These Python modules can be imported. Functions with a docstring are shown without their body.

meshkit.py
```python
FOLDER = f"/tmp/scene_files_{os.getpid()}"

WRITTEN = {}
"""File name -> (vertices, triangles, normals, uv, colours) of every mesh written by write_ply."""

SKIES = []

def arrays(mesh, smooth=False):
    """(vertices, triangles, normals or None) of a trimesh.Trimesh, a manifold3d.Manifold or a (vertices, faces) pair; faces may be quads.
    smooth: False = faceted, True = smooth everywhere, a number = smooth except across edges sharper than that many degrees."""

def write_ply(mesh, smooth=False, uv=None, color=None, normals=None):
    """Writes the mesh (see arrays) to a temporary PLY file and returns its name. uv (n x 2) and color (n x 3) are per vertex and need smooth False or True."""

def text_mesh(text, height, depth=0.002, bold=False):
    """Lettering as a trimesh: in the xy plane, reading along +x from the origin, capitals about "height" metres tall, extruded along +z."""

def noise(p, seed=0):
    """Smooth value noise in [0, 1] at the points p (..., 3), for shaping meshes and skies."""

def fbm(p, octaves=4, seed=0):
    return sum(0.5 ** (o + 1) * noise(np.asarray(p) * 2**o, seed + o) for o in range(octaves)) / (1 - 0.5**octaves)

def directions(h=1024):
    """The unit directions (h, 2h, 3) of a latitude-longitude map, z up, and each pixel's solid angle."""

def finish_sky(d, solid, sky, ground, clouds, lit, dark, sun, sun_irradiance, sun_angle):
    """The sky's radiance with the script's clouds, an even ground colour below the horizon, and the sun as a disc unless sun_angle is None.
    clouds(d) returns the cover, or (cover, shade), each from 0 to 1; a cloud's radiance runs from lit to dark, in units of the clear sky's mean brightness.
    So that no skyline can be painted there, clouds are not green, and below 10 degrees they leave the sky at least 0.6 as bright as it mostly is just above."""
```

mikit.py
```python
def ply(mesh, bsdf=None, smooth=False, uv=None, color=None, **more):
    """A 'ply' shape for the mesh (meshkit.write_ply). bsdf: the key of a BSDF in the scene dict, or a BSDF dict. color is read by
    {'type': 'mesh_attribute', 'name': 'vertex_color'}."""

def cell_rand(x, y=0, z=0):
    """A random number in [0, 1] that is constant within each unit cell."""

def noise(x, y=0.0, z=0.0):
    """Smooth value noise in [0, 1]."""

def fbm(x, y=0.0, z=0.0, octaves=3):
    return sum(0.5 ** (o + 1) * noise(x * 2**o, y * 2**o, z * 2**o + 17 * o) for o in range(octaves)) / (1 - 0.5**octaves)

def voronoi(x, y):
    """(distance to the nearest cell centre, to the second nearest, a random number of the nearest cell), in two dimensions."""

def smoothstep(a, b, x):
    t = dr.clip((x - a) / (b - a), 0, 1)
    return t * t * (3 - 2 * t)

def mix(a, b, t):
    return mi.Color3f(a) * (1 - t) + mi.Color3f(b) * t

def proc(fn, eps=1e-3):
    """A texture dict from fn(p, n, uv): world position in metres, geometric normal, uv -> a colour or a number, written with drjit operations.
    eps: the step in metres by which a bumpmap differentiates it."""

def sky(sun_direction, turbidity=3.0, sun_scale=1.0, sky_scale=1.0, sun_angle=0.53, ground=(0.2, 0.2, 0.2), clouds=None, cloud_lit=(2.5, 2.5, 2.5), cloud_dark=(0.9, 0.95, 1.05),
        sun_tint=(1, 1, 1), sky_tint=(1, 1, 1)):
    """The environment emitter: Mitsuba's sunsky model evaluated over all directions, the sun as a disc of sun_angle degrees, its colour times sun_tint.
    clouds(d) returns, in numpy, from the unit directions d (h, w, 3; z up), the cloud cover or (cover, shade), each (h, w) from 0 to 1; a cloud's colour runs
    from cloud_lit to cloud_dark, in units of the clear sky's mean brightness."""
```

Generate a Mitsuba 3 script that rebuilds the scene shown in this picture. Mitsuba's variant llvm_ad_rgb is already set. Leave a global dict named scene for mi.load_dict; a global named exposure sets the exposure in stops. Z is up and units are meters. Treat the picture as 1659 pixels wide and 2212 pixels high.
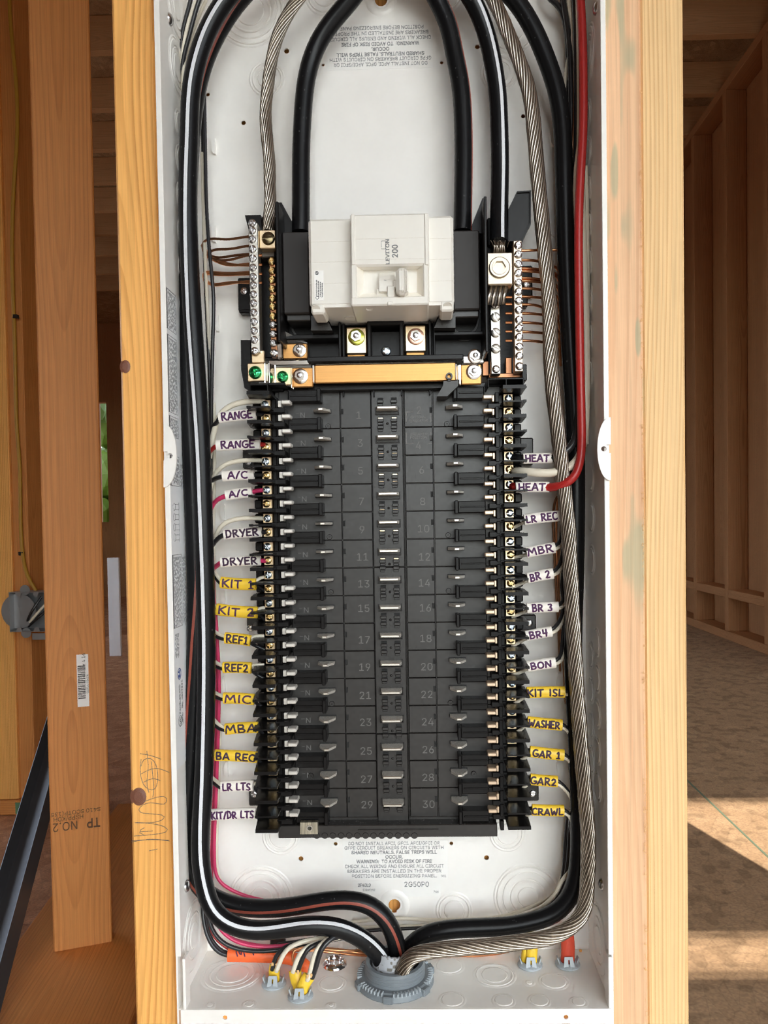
import math, random
import numpy as np, trimesh, drjit as dr, mitsuba as mi
import mikit, meshkit
from mikit import noise, fbm, smoothstep, mix, cell_rand, proc
from shapely.geometry import Polygon, Point, LineString, box as sbox
from scipy.interpolate import CubicSpline

# ------------------------------------------------------------------ camera
T = mi.ScalarTransform4f
W, H = 1659, 2212
F = 1700.0                                   # focal length in pixels
PX, PY = 874.0, 1172.0                       # principal point
CAM = np.array([0.0, -0.6465, 1.35])


def unit(v):
    v = np.asarray(v, float)
    return v / np.linalg.norm(v)


Yc = unit([0.0194, -0.0259, 1.0])
Dc = np.array([math.sin(.0147), math.cos(.0147), 0.0])
Dc = unit(Dc - Dc.dot(Yc) * Yc)
Xc = np.cross(Dc, Yc)
A = np.stack([Xc, Yc, -Dc], 1)               # world -> camera (right, down, forward)
right, down, fwd = A
M4 = np.eye(4)
M4[:3, 0], M4[:3, 1], M4[:3, 2], M4[:3, 3] = -right, -down, fwd, CAM
scene, labels = {}, {}
scene['camera'] = {'type': 'perspective', 'fov': 2 * math.degrees(math.atan(W / 2 / F)), 'fov_axis': 'x',
                   'principal_point_offset_x': (W / 2 - PX) / W, 'principal_point_offset_y': (H / 2 - PY) / H,
                   'near_clip': 0.05, 'far_clip': 200.0, 'to_world': T(M4.tolist())}

# ------------------------------------------------------------------ light: sky and sun through the wide doorway behind the camera
exposure = 4.72
SUN = unit([-math.sin(math.radians(16)) * math.cos(math.radians(36)), math.cos(math.radians(16)) * math.cos(math.radians(36)), -math.sin(math.radians(36))])
for k in range(7):                            # the sun's disc, 0.53 degrees across, as seven parallel beams
    t_ = unit(np.cross(SUN, [0, 0, 1.0]))
    o_ = 0 if k == 0 else math.tan(math.radians(.20))
    scene['sun' if k == 0 else f'sun_{k:03d}'] = {'type': 'directional', 'direction': unit(SUN + o_ * (math.cos(k * math.pi / 3) * t_ + math.sin(k * math.pi / 3) * np.cross(SUN, t_))).tolist(),
                                                  'irradiance': {'type': 'rgb', 'value': [.052, .047, .040]}}
scene['sky'] = mikit.sky(sun_direction=(-SUN).tolist(), turbidity=4.0, sun_scale=0.0, sky_scale=1.0, ground=(0.30, 0.265, 0.225), sky_tint=(.98, 1.0, 1.03),
                         clouds=lambda d: 0.6 * np.clip(meshkit.fbm(d * 2.2 + 5, 4) * 2.2 - .5, 0, 1), cloud_lit=(1.9, 1.9, 1.9), cloud_dark=(1.1, 1.12, 1.16))


def P(px, py, y):
    """the world point at depth y behind the panel's front rim that pixel (px, py) of the photograph shows"""
    d = A.T @ np.array([(px - PX) / F, (py - PY) / F, 1.0])
    return CAM + d * ((y - CAM[1]) / d[1])


def S(y):
    return F / (y - CAM[1])                  # pixels per metre at depth y


def xform(mesh, m):
    v, f = mesh
    return v @ np.asarray(m)[:3, :3].T + np.asarray(m)[:3, 3], f


def move(mesh, t):
    return mesh[0] + np.asarray(t, float), mesh[1]


def join(*ms):
    vs, fs, n = [], [], 0
    for v, f in ms:
        vs.append(v), fs.append(f + n)
        n += len(v)
    return np.vstack(vs), np.vstack(fs)


def tm(m):
    return np.array(m.vertices), np.array(m.faces)


_bc = {}


def bbox(w, d, h, b=0.0006):
    """bevelled box, centred"""
    b = min(b, w * .3, d * .3, h * .3)
    key = tuple(round(x, 6) for x in (w, d, h, b))
    if key not in _bc:
        p = []
        for sx in (-1, 1):
            for sy in (-1, 1):
                for sz in (-1, 1):
                    e = np.array([sx * w / 2, sy * d / 2, sz * h / 2])
                    for k in range(3):
                        q = e - np.array([sx, sy, sz]) * b
                        q[k] = e[k]
                        p.append(q)
        hull = trimesh.convex.convex_hull(np.array(p))
        _bc[key] = tm(hull)
    return _bc[key]


def box3(x0, x1, y0, y1, z0, z1, b=0.0006):
    return move(bbox(x1 - x0, y1 - y0, z1 - z0, b), [(x0 + x1) / 2, (y0 + y1) / 2, (z0 + z1) / 2])


def pbox(px0, py0, px1, py1, yf, dep, b=0.0006):
    """bevelled box whose front face (at depth yf) fills the pixel rectangle, dep thick"""
    c, s = P((px0 + px1) / 2, (py0 + py1) / 2, yf), S(yf)
    return move(bbox((px1 - px0) / s, dep, (py1 - py0) / s, b), c + [0, dep / 2, 0])


def extrude(poly, y0, y1, bev=0):
    """polygon in (x, z), extruded from y0 to y1"""
    m = trimesh.creation.extrude_polygon(poly, y1 - y0, engine='earcut')
    v = np.array(m.vertices)
    return np.stack([v[:, 0], y1 - v[:, 2], v[:, 1]], 1), np.array(m.faces)


def ppoly(pts, yf, dep, holes=()):
    q = [P(x, y, yf)[[0, 2]] for x, y in pts]
    return extrude(Polygon(q), yf, yf + dep)


def lathe(profile, n=24):
    """profile [(r, h)...] around +z; open ends are closed when r = 0"""
    pr = np.array(profile, float)
    a = np.arange(n) * 2 * np.pi / n
    v = np.stack([pr[:, None, 0] * np.cos(a), pr[:, None, 0] * np.sin(a), np.repeat(pr[:, 1:2], n, 1)], -1).reshape(-1, 3)
    f = []
    i = np.arange(n)
    j = (i + 1) % n
    for k in range(len(pr) - 1):
        a0, a1, b0, b1 = k * n + i, k * n + j, (k + 1) * n + i, (k + 1) * n + j
        if pr[k, 0] > 1e-9:
            f.append(np.stack([a0, a1, b1], 1))
        if pr[k + 1, 0] > 1e-9:
            f.append(np.stack([a0, b1, b0], 1))
    f = np.vstack(f)
    if np.einsum('ij,ij->i', v[f[:, 0]], np.cross(v[f[:, 1]], v[f[:, 2]])).sum() < 0:
        f = f[:, ::-1]
    return v, f


def frame(n):
    """rotation that takes +z to n"""
    n = unit(n)
    x = unit(np.cross([0, 0, 1.0] if abs(n[2]) < .9 else [0, 1.0, 0], n))
    return np.stack([x, np.cross(n, x), n], 1)


def aim(mesh, n, at, spin=0.0):
    c, s = math.cos(spin), math.sin(spin)
    R = frame(n) @ np.array([[c, -s, 0], [s, c, 0], [0, 0, 1]])
    return mesh[0] @ R.T + np.asarray(at), mesh[1]


def resample(pts, step):
    pts = np.asarray(pts, float)
    if len(pts) == 2:
        n = max(2, int(np.linalg.norm(pts[1] - pts[0]) / step) + 1)
        t = np.linspace(0, 1, n)[:, None]
        return pts[0] * (1 - t) + pts[1] * t
    L = np.concatenate([[0], np.cumsum(np.linalg.norm(np.diff(pts, axis=0), axis=1) ** .75)])
    cs = CubicSpline(L, pts, bc_type='natural')
    q = cs(np.linspace(0, L[-1], 40 * len(pts)))
    l = np.concatenate([[0], np.cumsum(np.linalg.norm(np.diff(q, axis=0), axis=1))])
    n = max(4, int(l[-1] / step) + 1)
    t = np.linspace(0, l[-1], n)
    return np.stack([np.interp(t, l, q[:, k]) for k in range(3)], 1)


def frames(path, ref=(0, -1.0, 0)):
    t = np.gradient(path, axis=0)
    t /= np.linalg.norm(t, axis=1, keepdims=True)
    ref = np.asarray(ref, float)
    v = ref - (t @ ref)[:, None] * t
    l = np.linalg.norm(v, axis=1)
    for i in range(len(v)):
        if l[i] < .35:
            v[i] = v[i - 1] - v[i - 1].dot(t[i]) * t[i] if i else np.cross(t[i], [1.0, 0, 0])
        v[i] /= np.linalg.norm(v[i])
    return t, v, np.cross(t, v)


def tube(path, r, sides=12, ry=None, ref=(0, -1.0, 0)):
    """closed tube; r towards 'ref', ry sideways"""
    t, v, b = frames(path, ref)
    n = len(path)
    r = np.broadcast_to(np.asarray(r, float), n)[:, None, None]
    q = r if ry is None else np.broadcast_to(np.asarray(ry, float), n)[:, None, None]
    a = np.arange(sides) * 2 * np.pi / sides
    ring = path[:, None] + r * np.cos(a)[None, :, None] * v[:, None] + q * np.sin(a)[None, :, None] * b[:, None]
    vv = np.vstack([ring.reshape(-1, 3), path[:1], path[-1:]])
    i = np.arange(sides)
    j = (i + 1) % sides
    f = [np.vstack([np.stack([k * sides + i, k * sides + j, (k + 1) * sides + j], 1), np.stack([k * sides + i, (k + 1) * sides + j, (k + 1) * sides + i], 1)]) for k in range(n - 1)]
    e = n * sides
    f += [np.stack([i * 0 + e, j, i], 1), np.stack([i * 0 + e + 1, (n - 1) * sides + i, (n - 1) * sides + j], 1)]
    return vv, np.vstack(f)[:, ::1]


def stripe(path, r, ang, half, ref=(0, -1.0, 0)):
    """raised ribbon along a cable; ang may be a list of angles along it"""
    t, v, b = frames(path, ref)
    n = len(path)
    ang = np.interp(np.linspace(0, 1, n), np.linspace(0, 1, len(ang)), ang) if np.ndim(ang) else np.full(n, ang)
    offs = np.array([-1, -.9, -.45, 0, .45, .9, 1]) * half
    rr = np.array([r - .0004] + [r + .00025] * 5 + [r - .0004])
    th = ang[:, None] + offs
    vv = (path[:, None] + rr[None, :, None] * (np.cos(th)[..., None] * v[:, None] + np.sin(th)[..., None] * b[:, None])).reshape(-1, 3)
    k = len(offs)
    f = []
    for m in range(n - 1):
        i = m * k + np.arange(k - 1)
        f += [np.stack([i, i + 1, i + k + 1], 1), np.stack([i, i + k + 1, i + k], 1)]
    return vv, np.vstack(f)


def pp(pts):
    return np.array([P(*q) for q in pts])


# ------------------------------------------------------------------ entries
_n = {}


def numbered(key):
    if key not in _n:
        _n[key] = 0
        return key
    _n[key] += 1
    return f'{key}_{_n[key]:03d}'


def ply(mesh, m, smooth=False, **k):
    return mikit.ply(mesh, m, smooth, **k)


def thing(name, label, cat, group=None):
    key = numbered(name)
    labels[key] = {'label': label, 'category': cat}
    if group:
        labels[key]['group'] = group
    return key


def part(parent, name, mesh, m, smooth=False, label=None, kind=None, **k):
    key = numbered(parent + '__' + name)
    scene[key] = mesh if isinstance(mesh, dict) else ply(mesh, m, smooth, **k)
    if label or kind:
        labels[key] = {}
        if label:
            labels[key]['label'] = label
        if kind:
            labels[key]['kind'] = kind
    return key


def solo(name, mesh, m, label, cat, group=None, smooth=False, **k):
    key = thing(name, label, cat, group)
    scene[key] = ply(mesh, m, smooth, **k)
    return key


def struct(name, mesh, m, label=None, smooth=False, **k):
    key = numbered(name)
    scene[key] = ply(mesh, m, smooth, **k)
    labels[key] = {'kind': 'structure'}
    if label:
        labels[key]['label'] = label
    return key


def at(d, m4):
    return {**d, 'to_world': m4}


# ------------------------------------------------------------------ materials
def mat(name, col, rough=.4, metal=0.0, two=False, **k):
    b = {'type': 'principled', 'base_color': {'type': 'rgb', 'value': list(col)} if not isinstance(col, dict) else col, 'roughness': rough, 'metallic': metal, **k}
    scene[name] = {'type': 'twosided', 'bsdf': b} if two else b
    return name


mat('white_paint', proc(lambda p, n, uv: mi.Color3f(.80, .775, .735) * (.97 + .05 * noise(p.x * 40, p.y * 40, p.z * 40))), .36, specular=.5)
mat('white_plastic', (.70, .67, .61), .42)
mat('white_plastic_dark', (.62, .58, .51), .45)
mat('black_plastic', proc(lambda p, n, uv: mi.Color3f(.018, .0162, .015) * (.85 + .3 * noise(p.x * 300, p.y * 300, p.z * 300)) + mi.Color3f(.10, .095, .09) * smoothstep(.86, .92, noise(p.x * 900, p.y * 900, p.z * 900)) * smoothstep(.5, .9, n.z)), .38)
mat('black_plastic_matte', (.020, .0165, .0155), .5, specular=.35)
mat('black_gloss', (.0065, .0060, .0060), .34, specular=.2)
mat('numeral_gray', (.11, .105, .10), .5)
mat('black_rubber', proc(lambda p, n, uv: mi.Color3f(.007, .0072, .008) + mi.Color3f(.05, .05, .05) * smoothstep(.90, .96, noise(p.x * 700, p.y * 700, p.z * 250))), .30, specular=.19)
mat('black_wire', (.018, .018, .02), .3)
mat('white_stripe', (.62, .63, .66), .45)
mat('red_stripe', (.25, .05, .03), .45)
mat('red_wire', (.42, .022, .02), .35)
mat('pink_wire', (.62, .04, .13), .3)
mat('white_wire', (.72, .66, .54), .4)
mat('aluminium', proc(lambda p, n, uv: mi.Color3f(.43, .38, .32) * (.65 + .6 * noise(p.x * 500, p.y * 500, p.z * 60))), .34, 1.0)
mat('aluminium_dark', (.10, .09, .08), .5, 1.0)
mat('zinc', (.66, .66, .66), .22, 1.0)
mat('zinc_blue', (.62, .72, .80), .2, 1.0)
mat('bronze_screw', (.72, .52, .24), .25, 1.0)
mat('dark_bronze', (.20, .16, .09), .3, 1.0)
mat('tan_brass', (.80, .62, .40), .36, 1.0)
mat('tin_plate', (.78, .75, .68), .16, 1.0)
mat('tin_satin', (.64, .61, .55), .36, 1.0)
mat('tin_warm', (.70, .54, .39), .36, .7)
mat('tin_white', (.66, .63, .58), .4, .4)
mat('copper_plate', proc(lambda p, n, uv: mi.Color3f(.64, .335, .12) * (.88 + .2 * noise(p.x * 30, p.y * 60, p.z * 2500))), .48, 1.0)
mat('copper', (.80, .36, .17), .3, 1.0)
mat('copper_aged', (.36, .17, .09), .4, 1.0)
mat('sawn_metal', proc(lambda p, n, uv: mi.Color3f(.50, .47, .42) * (.55 + .8 * noise(p.x * 2200, p.y * 2200, p.z * 2200))), .5, .35)
mat('green_screw', (.05, .42, .16), .2, 1.0)
mat('olive_washer', (.50, .52, .10), .22, 1.0)
mat('pink_washer', (.80, .48, .36), .25, 1.0)
mat('yellow_jacket', (.80, .52, .035), .4)
mat('white_jacket', (.80, .75, .69), .42)
mat('orange_jacket', (.85, .14, .035), .4)
mat('red_jacket', (.62, .07, .035), .4)
mat('ink_purple', (.055, .008, .06), .6)
mat('ink_dark', (.02, .008, .02), .6)
mat('print_black', (.02, .02, .025), .6)
mat('print_gray', (.16, .16, .165), .6)
mat('print_blue', (.03, .06, .22), .6)
mat('paper', (.80, .80, .80), .5)
mat('clear_label', (.80, .785, .75), .25)
mat('pvc_dark', (.17, .195, .215), .4)
mat('pvc_light', (.36, .40, .43), .4)
mat('pvc_pipe', (.42, .44, .47), .45)
mat('chrome', (.85, .87, .90), .06, 1.0)
mat('galvanized', (.34, .35, .36), .42, .6)
mat('hole_dark', (.01, .01, .01), .8)


def wood_fn(light, dark, amber, scale=1.0):
    light, dark, amber = (mi.Color3f(*c) for c in (light, dark, amber))

    def fn(p, n, uv):
        u, v = mi.Float(uv.x), mi.Float(uv.y)
        wob = .010 * (noise(u * 6, v * 1.6) - .5) + .004 * (noise(u * 25, v * 5, 3.3) - .5)
        d = .004 + .036 * noise(v * 3.4, dr.floor(u / .3) * 7.7, 1.7)          # how deep the face cuts the rings, along the board
        uc = u - dr.floor(u / .3) * .3 - .15 + .02 * (noise(v * .5, 9.1) - .5)
        r = dr.sqrt(dr.square(uc + wob) + dr.square(d)) * scale
        ring = r / .0052
        fr = ring - dr.floor(ring)
        late = smoothstep(.35, .92, fr) * (1 - smoothstep(.93, 1.0, fr))
        late *= .45 + .75 * cell_rand(dr.floor(ring), dr.floor(u / .3), 5)
        fibre = noise(u * 900, v * 14) * .6 + noise(u * 2600, v * 40) * .4
        c = mix(light, dark, dr.clip(late * .62, 0, 1)) * (.86 + .24 * fibre)
        c = mix(c, amber * (.8 + .3 * fibre), smoothstep(.55, .85, noise(u * 16, v * 1.1, 21.0)) * .45)
        return c
    return fn


mat('wood_honey', proc(wood_fn((.84, .43, .125), (.56, .23, .05), (.72, .33, .07), 1.4)), .5, specular=.35)
mat('wood_pale', proc(wood_fn((.78, .52, .255), (.60, .33, .12), (.72, .42, .16), 1.7)), .55, specular=.3)
mat('wood_pink', proc(wood_fn((.74, .47, .28), (.56, .29, .145), (.70, .42, .24), 1.0)), .6, specular=.25)
mat('wood_red', proc(wood_fn((.60, .25, .075), (.47, .17, .045), (.50, .20, .055), 1.0)), .55, specular=.3)
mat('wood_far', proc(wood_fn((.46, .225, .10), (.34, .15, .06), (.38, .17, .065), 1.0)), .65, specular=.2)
_pk = wood_fn((.74, .47, .28), (.56, .29, .145), (.70, .42, .24), 1.0)
mat('wood_stained', proc(lambda p, n, uv: mix(_pk(p, n, uv), (.30, .36, .24), .55 * smoothstep(.60, .78, noise(p.x * 170, p.z * 22, 2.0)) * smoothstep(.45, .65, noise(p.x * 30, p.z * 5, 8.0)))), .6, specular=.25)
mat('wood_mid', proc(wood_fn((.62, .37, .19), (.48, .26, .12), (.55, .30, .14), 1.0)), .65, specular=.2)
mat('knot', proc(lambda p, n, uv: mix((.22, .085, .05), (.11, .04, .025), .5 + .5 * dr.sin(dr.sqrt(dr.square(mi.Float(uv.x)) + dr.square(mi.Float(uv.y))) * 2600 + 5 * noise(p.x * 200, p.z * 200)))), .55)
mat('pencil', (.15, .11, .10), .6)


def osb_fn(light, dark):
    def fn(p, n, uv):
        u, v = mi.Float(uv.x), mi.Float(uv.y)
        c = mi.Color3f(*light)
        for k, s in enumerate((26, 34, 47)):
            a = 1.1 * k + .4
            x, y = u * math.cos(a) + v * math.sin(a), -u * math.sin(a) + v * math.cos(a)
            x, y = x * s + 2 * noise(y * 7, k), y * s * .38 + noise(x * 5, k)
            e1, e2, w = mikit.voronoi(x, y)
            c = mix(c, mix(light, dark, w), .55 * smoothstep(.25, .6, w))
            c = c * (1 - .13 * (1 - smoothstep(.0, .07, e2 - e1)))
        return c * (.82 + .3 * noise(u * 400, v * 400))
    return fn


mat('concrete', proc(lambda p, n, uv: mi.Color3f(.19, .175, .16) * (.9 + .2 * noise(p.x * 8, p.y * 8, p.z * 8))), .7)
mat('osb', proc(osb_fn((.50, .33, .19), (.30, .17, .08))), .7, specular=.2)
mat('osb_red', proc(osb_fn((.55, .30, .17), (.34, .15, .07))), .7, specular=.2)
mat('subfloor', proc(lambda p, n, uv: osb_fn((.46, .31, .19), (.36, .235, .14))(p, n, uv) * (1 - .22 * smoothstep(.55, .75, noise(mi.Float(uv.x) * 60, mi.Float(uv.y) * 60)))), .7, specular=.2)


def board(w, d, h, along=2, seed=0, bevel=.002, centre=None):
    """a bevelled board centred at the origin with wood uv (across, along) on every face; along = its long axis"""
    v, f = bbox(w, d, h, bevel)
    m = trimesh.Trimesh(v, f, process=False)
    v2 = v[f].reshape(-1, 3)
    f2 = np.arange(len(v2)).reshape(-1, 3)
    n = np.repeat(np.abs(m.face_normals), 3, 0)
    rng = np.random.default_rng(seed)
    o = rng.uniform(0, 40, 2)
    o[0] = round(o[0]) * .3 + .15 + (rng.uniform(-.03, .03) if centre is None else centre)
    cross = [k for k in range(3) if k != along]
    a, b = cross
    # across coordinate: of the wider face's own axis; the narrow faces lie a step away on the ring map
    big, small = (a, b) if (w, d, h)[a] >= (w, d, h)[b] else (b, a)
    u = np.where(n[:, small] > .7, v2[:, big], np.sign(v2[:, big]) * .055 + v2[:, small])
    uv = np.stack([u + o[0], v2[:, along] + o[1]], 1)
    return v2, f2, uv


def put_board(parent_or_name, mesh3, pos, m, R=None, **k):
    v, f, uv = mesh3
    if R is not None:
        v = v @ np.asarray(R).T
    return (v + np.asarray(pos), f), uv


# one shape of printing, upright in the plane y = const, or turned
_tx = {}


def text(s, h, depth=.0003, bold=False):
    k = (s, round(h, 6), bold)
    if k not in _tx:
        m = meshkit.text_mesh(s, h, depth, bold)
        v = np.array(m.vertices)
        v[:, 0] -= (v[:, 0].min() + v[:, 0].max()) / 2
        v[:, 1] -= h / 2
        _tx[k] = v, np.array(m.faces)
    return _tx[k]


def text_at(s, h, pos, xdir=(1, 0, 0), ydir=(0, 0, 1), bold=False, width=None):
    v, f = text(s, h, bold=bold)
    v = v.copy()
    if width:
        v[:, 0] *= width / (v[:, 0].max() - v[:, 0].min())
    x, y = np.asarray(xdir, float), np.asarray(ydir, float)
    return v @ np.stack([x, y, np.cross(x, y)]) + np.asarray(pos, float), f
# ------------------------------------------------------------------ the framed house around the panel
ZC = CAM[2]                                  # eye level
FLOOR = ZC - .54                             # floor behind the wall
CEIL = ZC + 1.89                             # underside of the joists


def uvbox(x0, x1, y0, y1, z0, z1, bevel=0):
    """plain box with uv in metres on every face"""
    v, f = tm(trimesh.creation.box((x1 - x0, y1 - y0, z1 - z0)))
    v = v + [(x0 + x1) / 2, (y0 + y1) / 2, (z0 + z1) / 2]
    m = trimesh.Trimesh(v, f, process=False)
    v2, n = v[f].reshape(-1, 3), np.repeat(np.abs(m.face_normals), 3, 0)
    uv = np.where(n[:, :1] > .7, v2[:, [1, 2]], np.where(n[:, 1:2] > .7, v2[:, [0, 2]], v2[:, [0, 1]]))
    return (v2, np.arange(len(v2)).reshape(-1, 3)), uv


def sheet(name, x0, x1, y0, y1, z0, z1, m, label=None):
    g, uv = uvbox(x0, x1, y0, y1, z0, z1)
    return struct(name, g, m, label, uv=uv)


DOOR = (-.30, 3.3, ZC + 1.30)                # wide doorway in the front wall: x from, to, head height
FLOOR_L = ZC - .707                          # the bay on the left stands one step lower
sheet('floor', .0, 4.2, .0, 9.2, FLOOR - .02, FLOOR, 'subfloor')
sheet('floor', -4.2, -.0005, .0, 9.2, FLOOR_L - .02, FLOOR_L, 'osb_red')
sheet('wall_riser', -.012, -.0005, .11, 9.2, FLOOR_L, FLOOR - .0005, 'osb')
sheet('floor_front', -4.2, 4.2, -3.6, .0, -.02, 0.0, 'concrete')
sheet('wall_step', -4.2, 4.2, 0.0, .012, 0.0, FLOOR_L - .0205, 'osb')
sheet('wall_step', 0.0, 4.2, 0.0, .012, FLOOR_L - .02, FLOOR - .0205, 'osb')
sheet('ceiling', -4.2, 4.2, -2.5, 9.2, CEIL + .142, CEIL + .16, 'osb')
sheet('wall_front_left', -4.2, DOOR[0], -2.5, -2.38, 0.0, CEIL + .14, 'osb')
sheet('wall_front_right', DOOR[1], 4.2, -2.5, -2.38, 0.0, CEIL + .14, 'osb')
# two high windows over the doorway let the sun reach the floor behind: pieces of wall around them
for (a_, b_, z0_, z1_) in ((DOOR[0], 1.04, DOOR[2], CEIL + .14), (1.95, DOOR[1], DOOR[2], CEIL + .14), (1.04, 1.95, DOOR[2], ZC + 1.52), (1.30, 1.95, ZC + 1.52, ZC + 1.60), (1.04, 1.345, ZC + 1.62, CEIL + .14), (1.345, 1.95, ZC + 1.99, CEIL + .14), (1.30, 1.345, ZC + 1.60, ZC + 1.62)):
    sheet('wall_front_head', a_, b_, -2.5, -2.44, z0_, z1_, 'osb')
for (a_, b_, c_, d_) in ((-2.38, .9, 0.0, CEIL + .14), (3.9, 9.2, 0.0, CEIL + .14), (.9, 3.9, 0.0, FLOOR + .4), (.9, 3.9, FLOOR + 2.0, CEIL + .14)):
    sheet('wall_side_left', -4.2, -4.1, a_, b_, c_, d_, 'osb')
sheet('wall_side_right', 4.1, 4.2, -2.38, 9.2, 0.0, CEIL + .14, 'osb')


def lumber(name, w, d, h, pos, m, label, cat, along=2, seed=0, R=None, group=None, bevel=.002, bow=None, centre=None):
    v, f, uv = board(w, d, h, along, seed, bevel, centre)
    if bow is not None:
        # split along the length, then bend a little
        mm = trimesh.Trimesh(v, f, process=False)
        vv, ff, uu = [], [], []
        tri = v[f]
        tuv = uv[f]
        n = 12
        L = (w, d, h)[along]
        v, f, uv = subdivide_long(v, f, uv, along, L / n)
        t = v[:, along] / L
        v = v.copy()
        v[:, 0] += bow * (1 - 4 * t * t)
    if R is not None:
        v = v @ np.asarray(R).T
    return solo(name, (v + np.asarray(pos), f), m, label, cat, group, uv=uv)


def subdivide_long(v, f, uv, axis, step):
    for _ in range(5):
        e = v[f][:, :, axis]
        if (e.max(1) - e.min(1)).max() < step:
            break
        tri, tuv = v[f], uv[f]
        ab, bc, ca = (tri[:, 0] + tri[:, 1]) / 2, (tri[:, 1] + tri[:, 2]) / 2, (tri[:, 2] + tri[:, 0]) / 2
        uab, ubc, uca = (tuv[:, 0] + tuv[:, 1]) / 2, (tuv[:, 1] + tuv[:, 2]) / 2, (tuv[:, 2] + tuv[:, 0]) / 2
        v = np.stack([tri[:, 0], ab, ca, ab, tri[:, 1], bc, ca, bc, tri[:, 2], ab, bc, ca], 1).reshape(-1, 3)
        uv = np.stack([tuv[:, 0], uab, uca, uab, tuv[:, 1], ubc, uca, ubc, tuv[:, 2], uab, ubc, uca], 1).reshape(-1, 2)
        f = np.arange(len(v)).reshape(-1, 3)
    return v, f, uv


def knot_on(parent, px, py, y, rx, rz, spin=0):
    """a knot: a slightly proud oval disc with its own ring grain"""
    k = 20
    a = np.arange(k) * 2 * np.pi / k
    v, uv = [[0, 0]], [[0, 0]]
    for q in (.5, 1.0):
        v += [[q * rx * math.cos(t), q * rz * math.sin(t)] for t in a]
        uv += [[q * .02 * math.cos(t), q * .02 * math.sin(t)] for t in a]
    i, j = np.arange(k), (np.arange(k) + 1) % k
    f = np.vstack([np.stack([i * 0, 1 + i, 1 + j], 1), np.stack([1 + i, 1 + k + i, 1 + k + j], 1), np.stack([1 + i, 1 + k + j, 1 + j], 1)])
    v = np.array(v)
    c = P(px, py, y)
    dep = np.concatenate([[-.0009], np.full(k, -.0008), np.full(k, .0004)])
    return part(parent, 'knot', (np.stack([c[0] + v[:, 0], c[1] + dep, c[2] + v[:, 1]], 1), f), 'knot', uv=np.array(uv), label='dark round knot')


YS = .0127                                   # stud faces stand this far behind the panel's rim
cs = 38e-3
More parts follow.
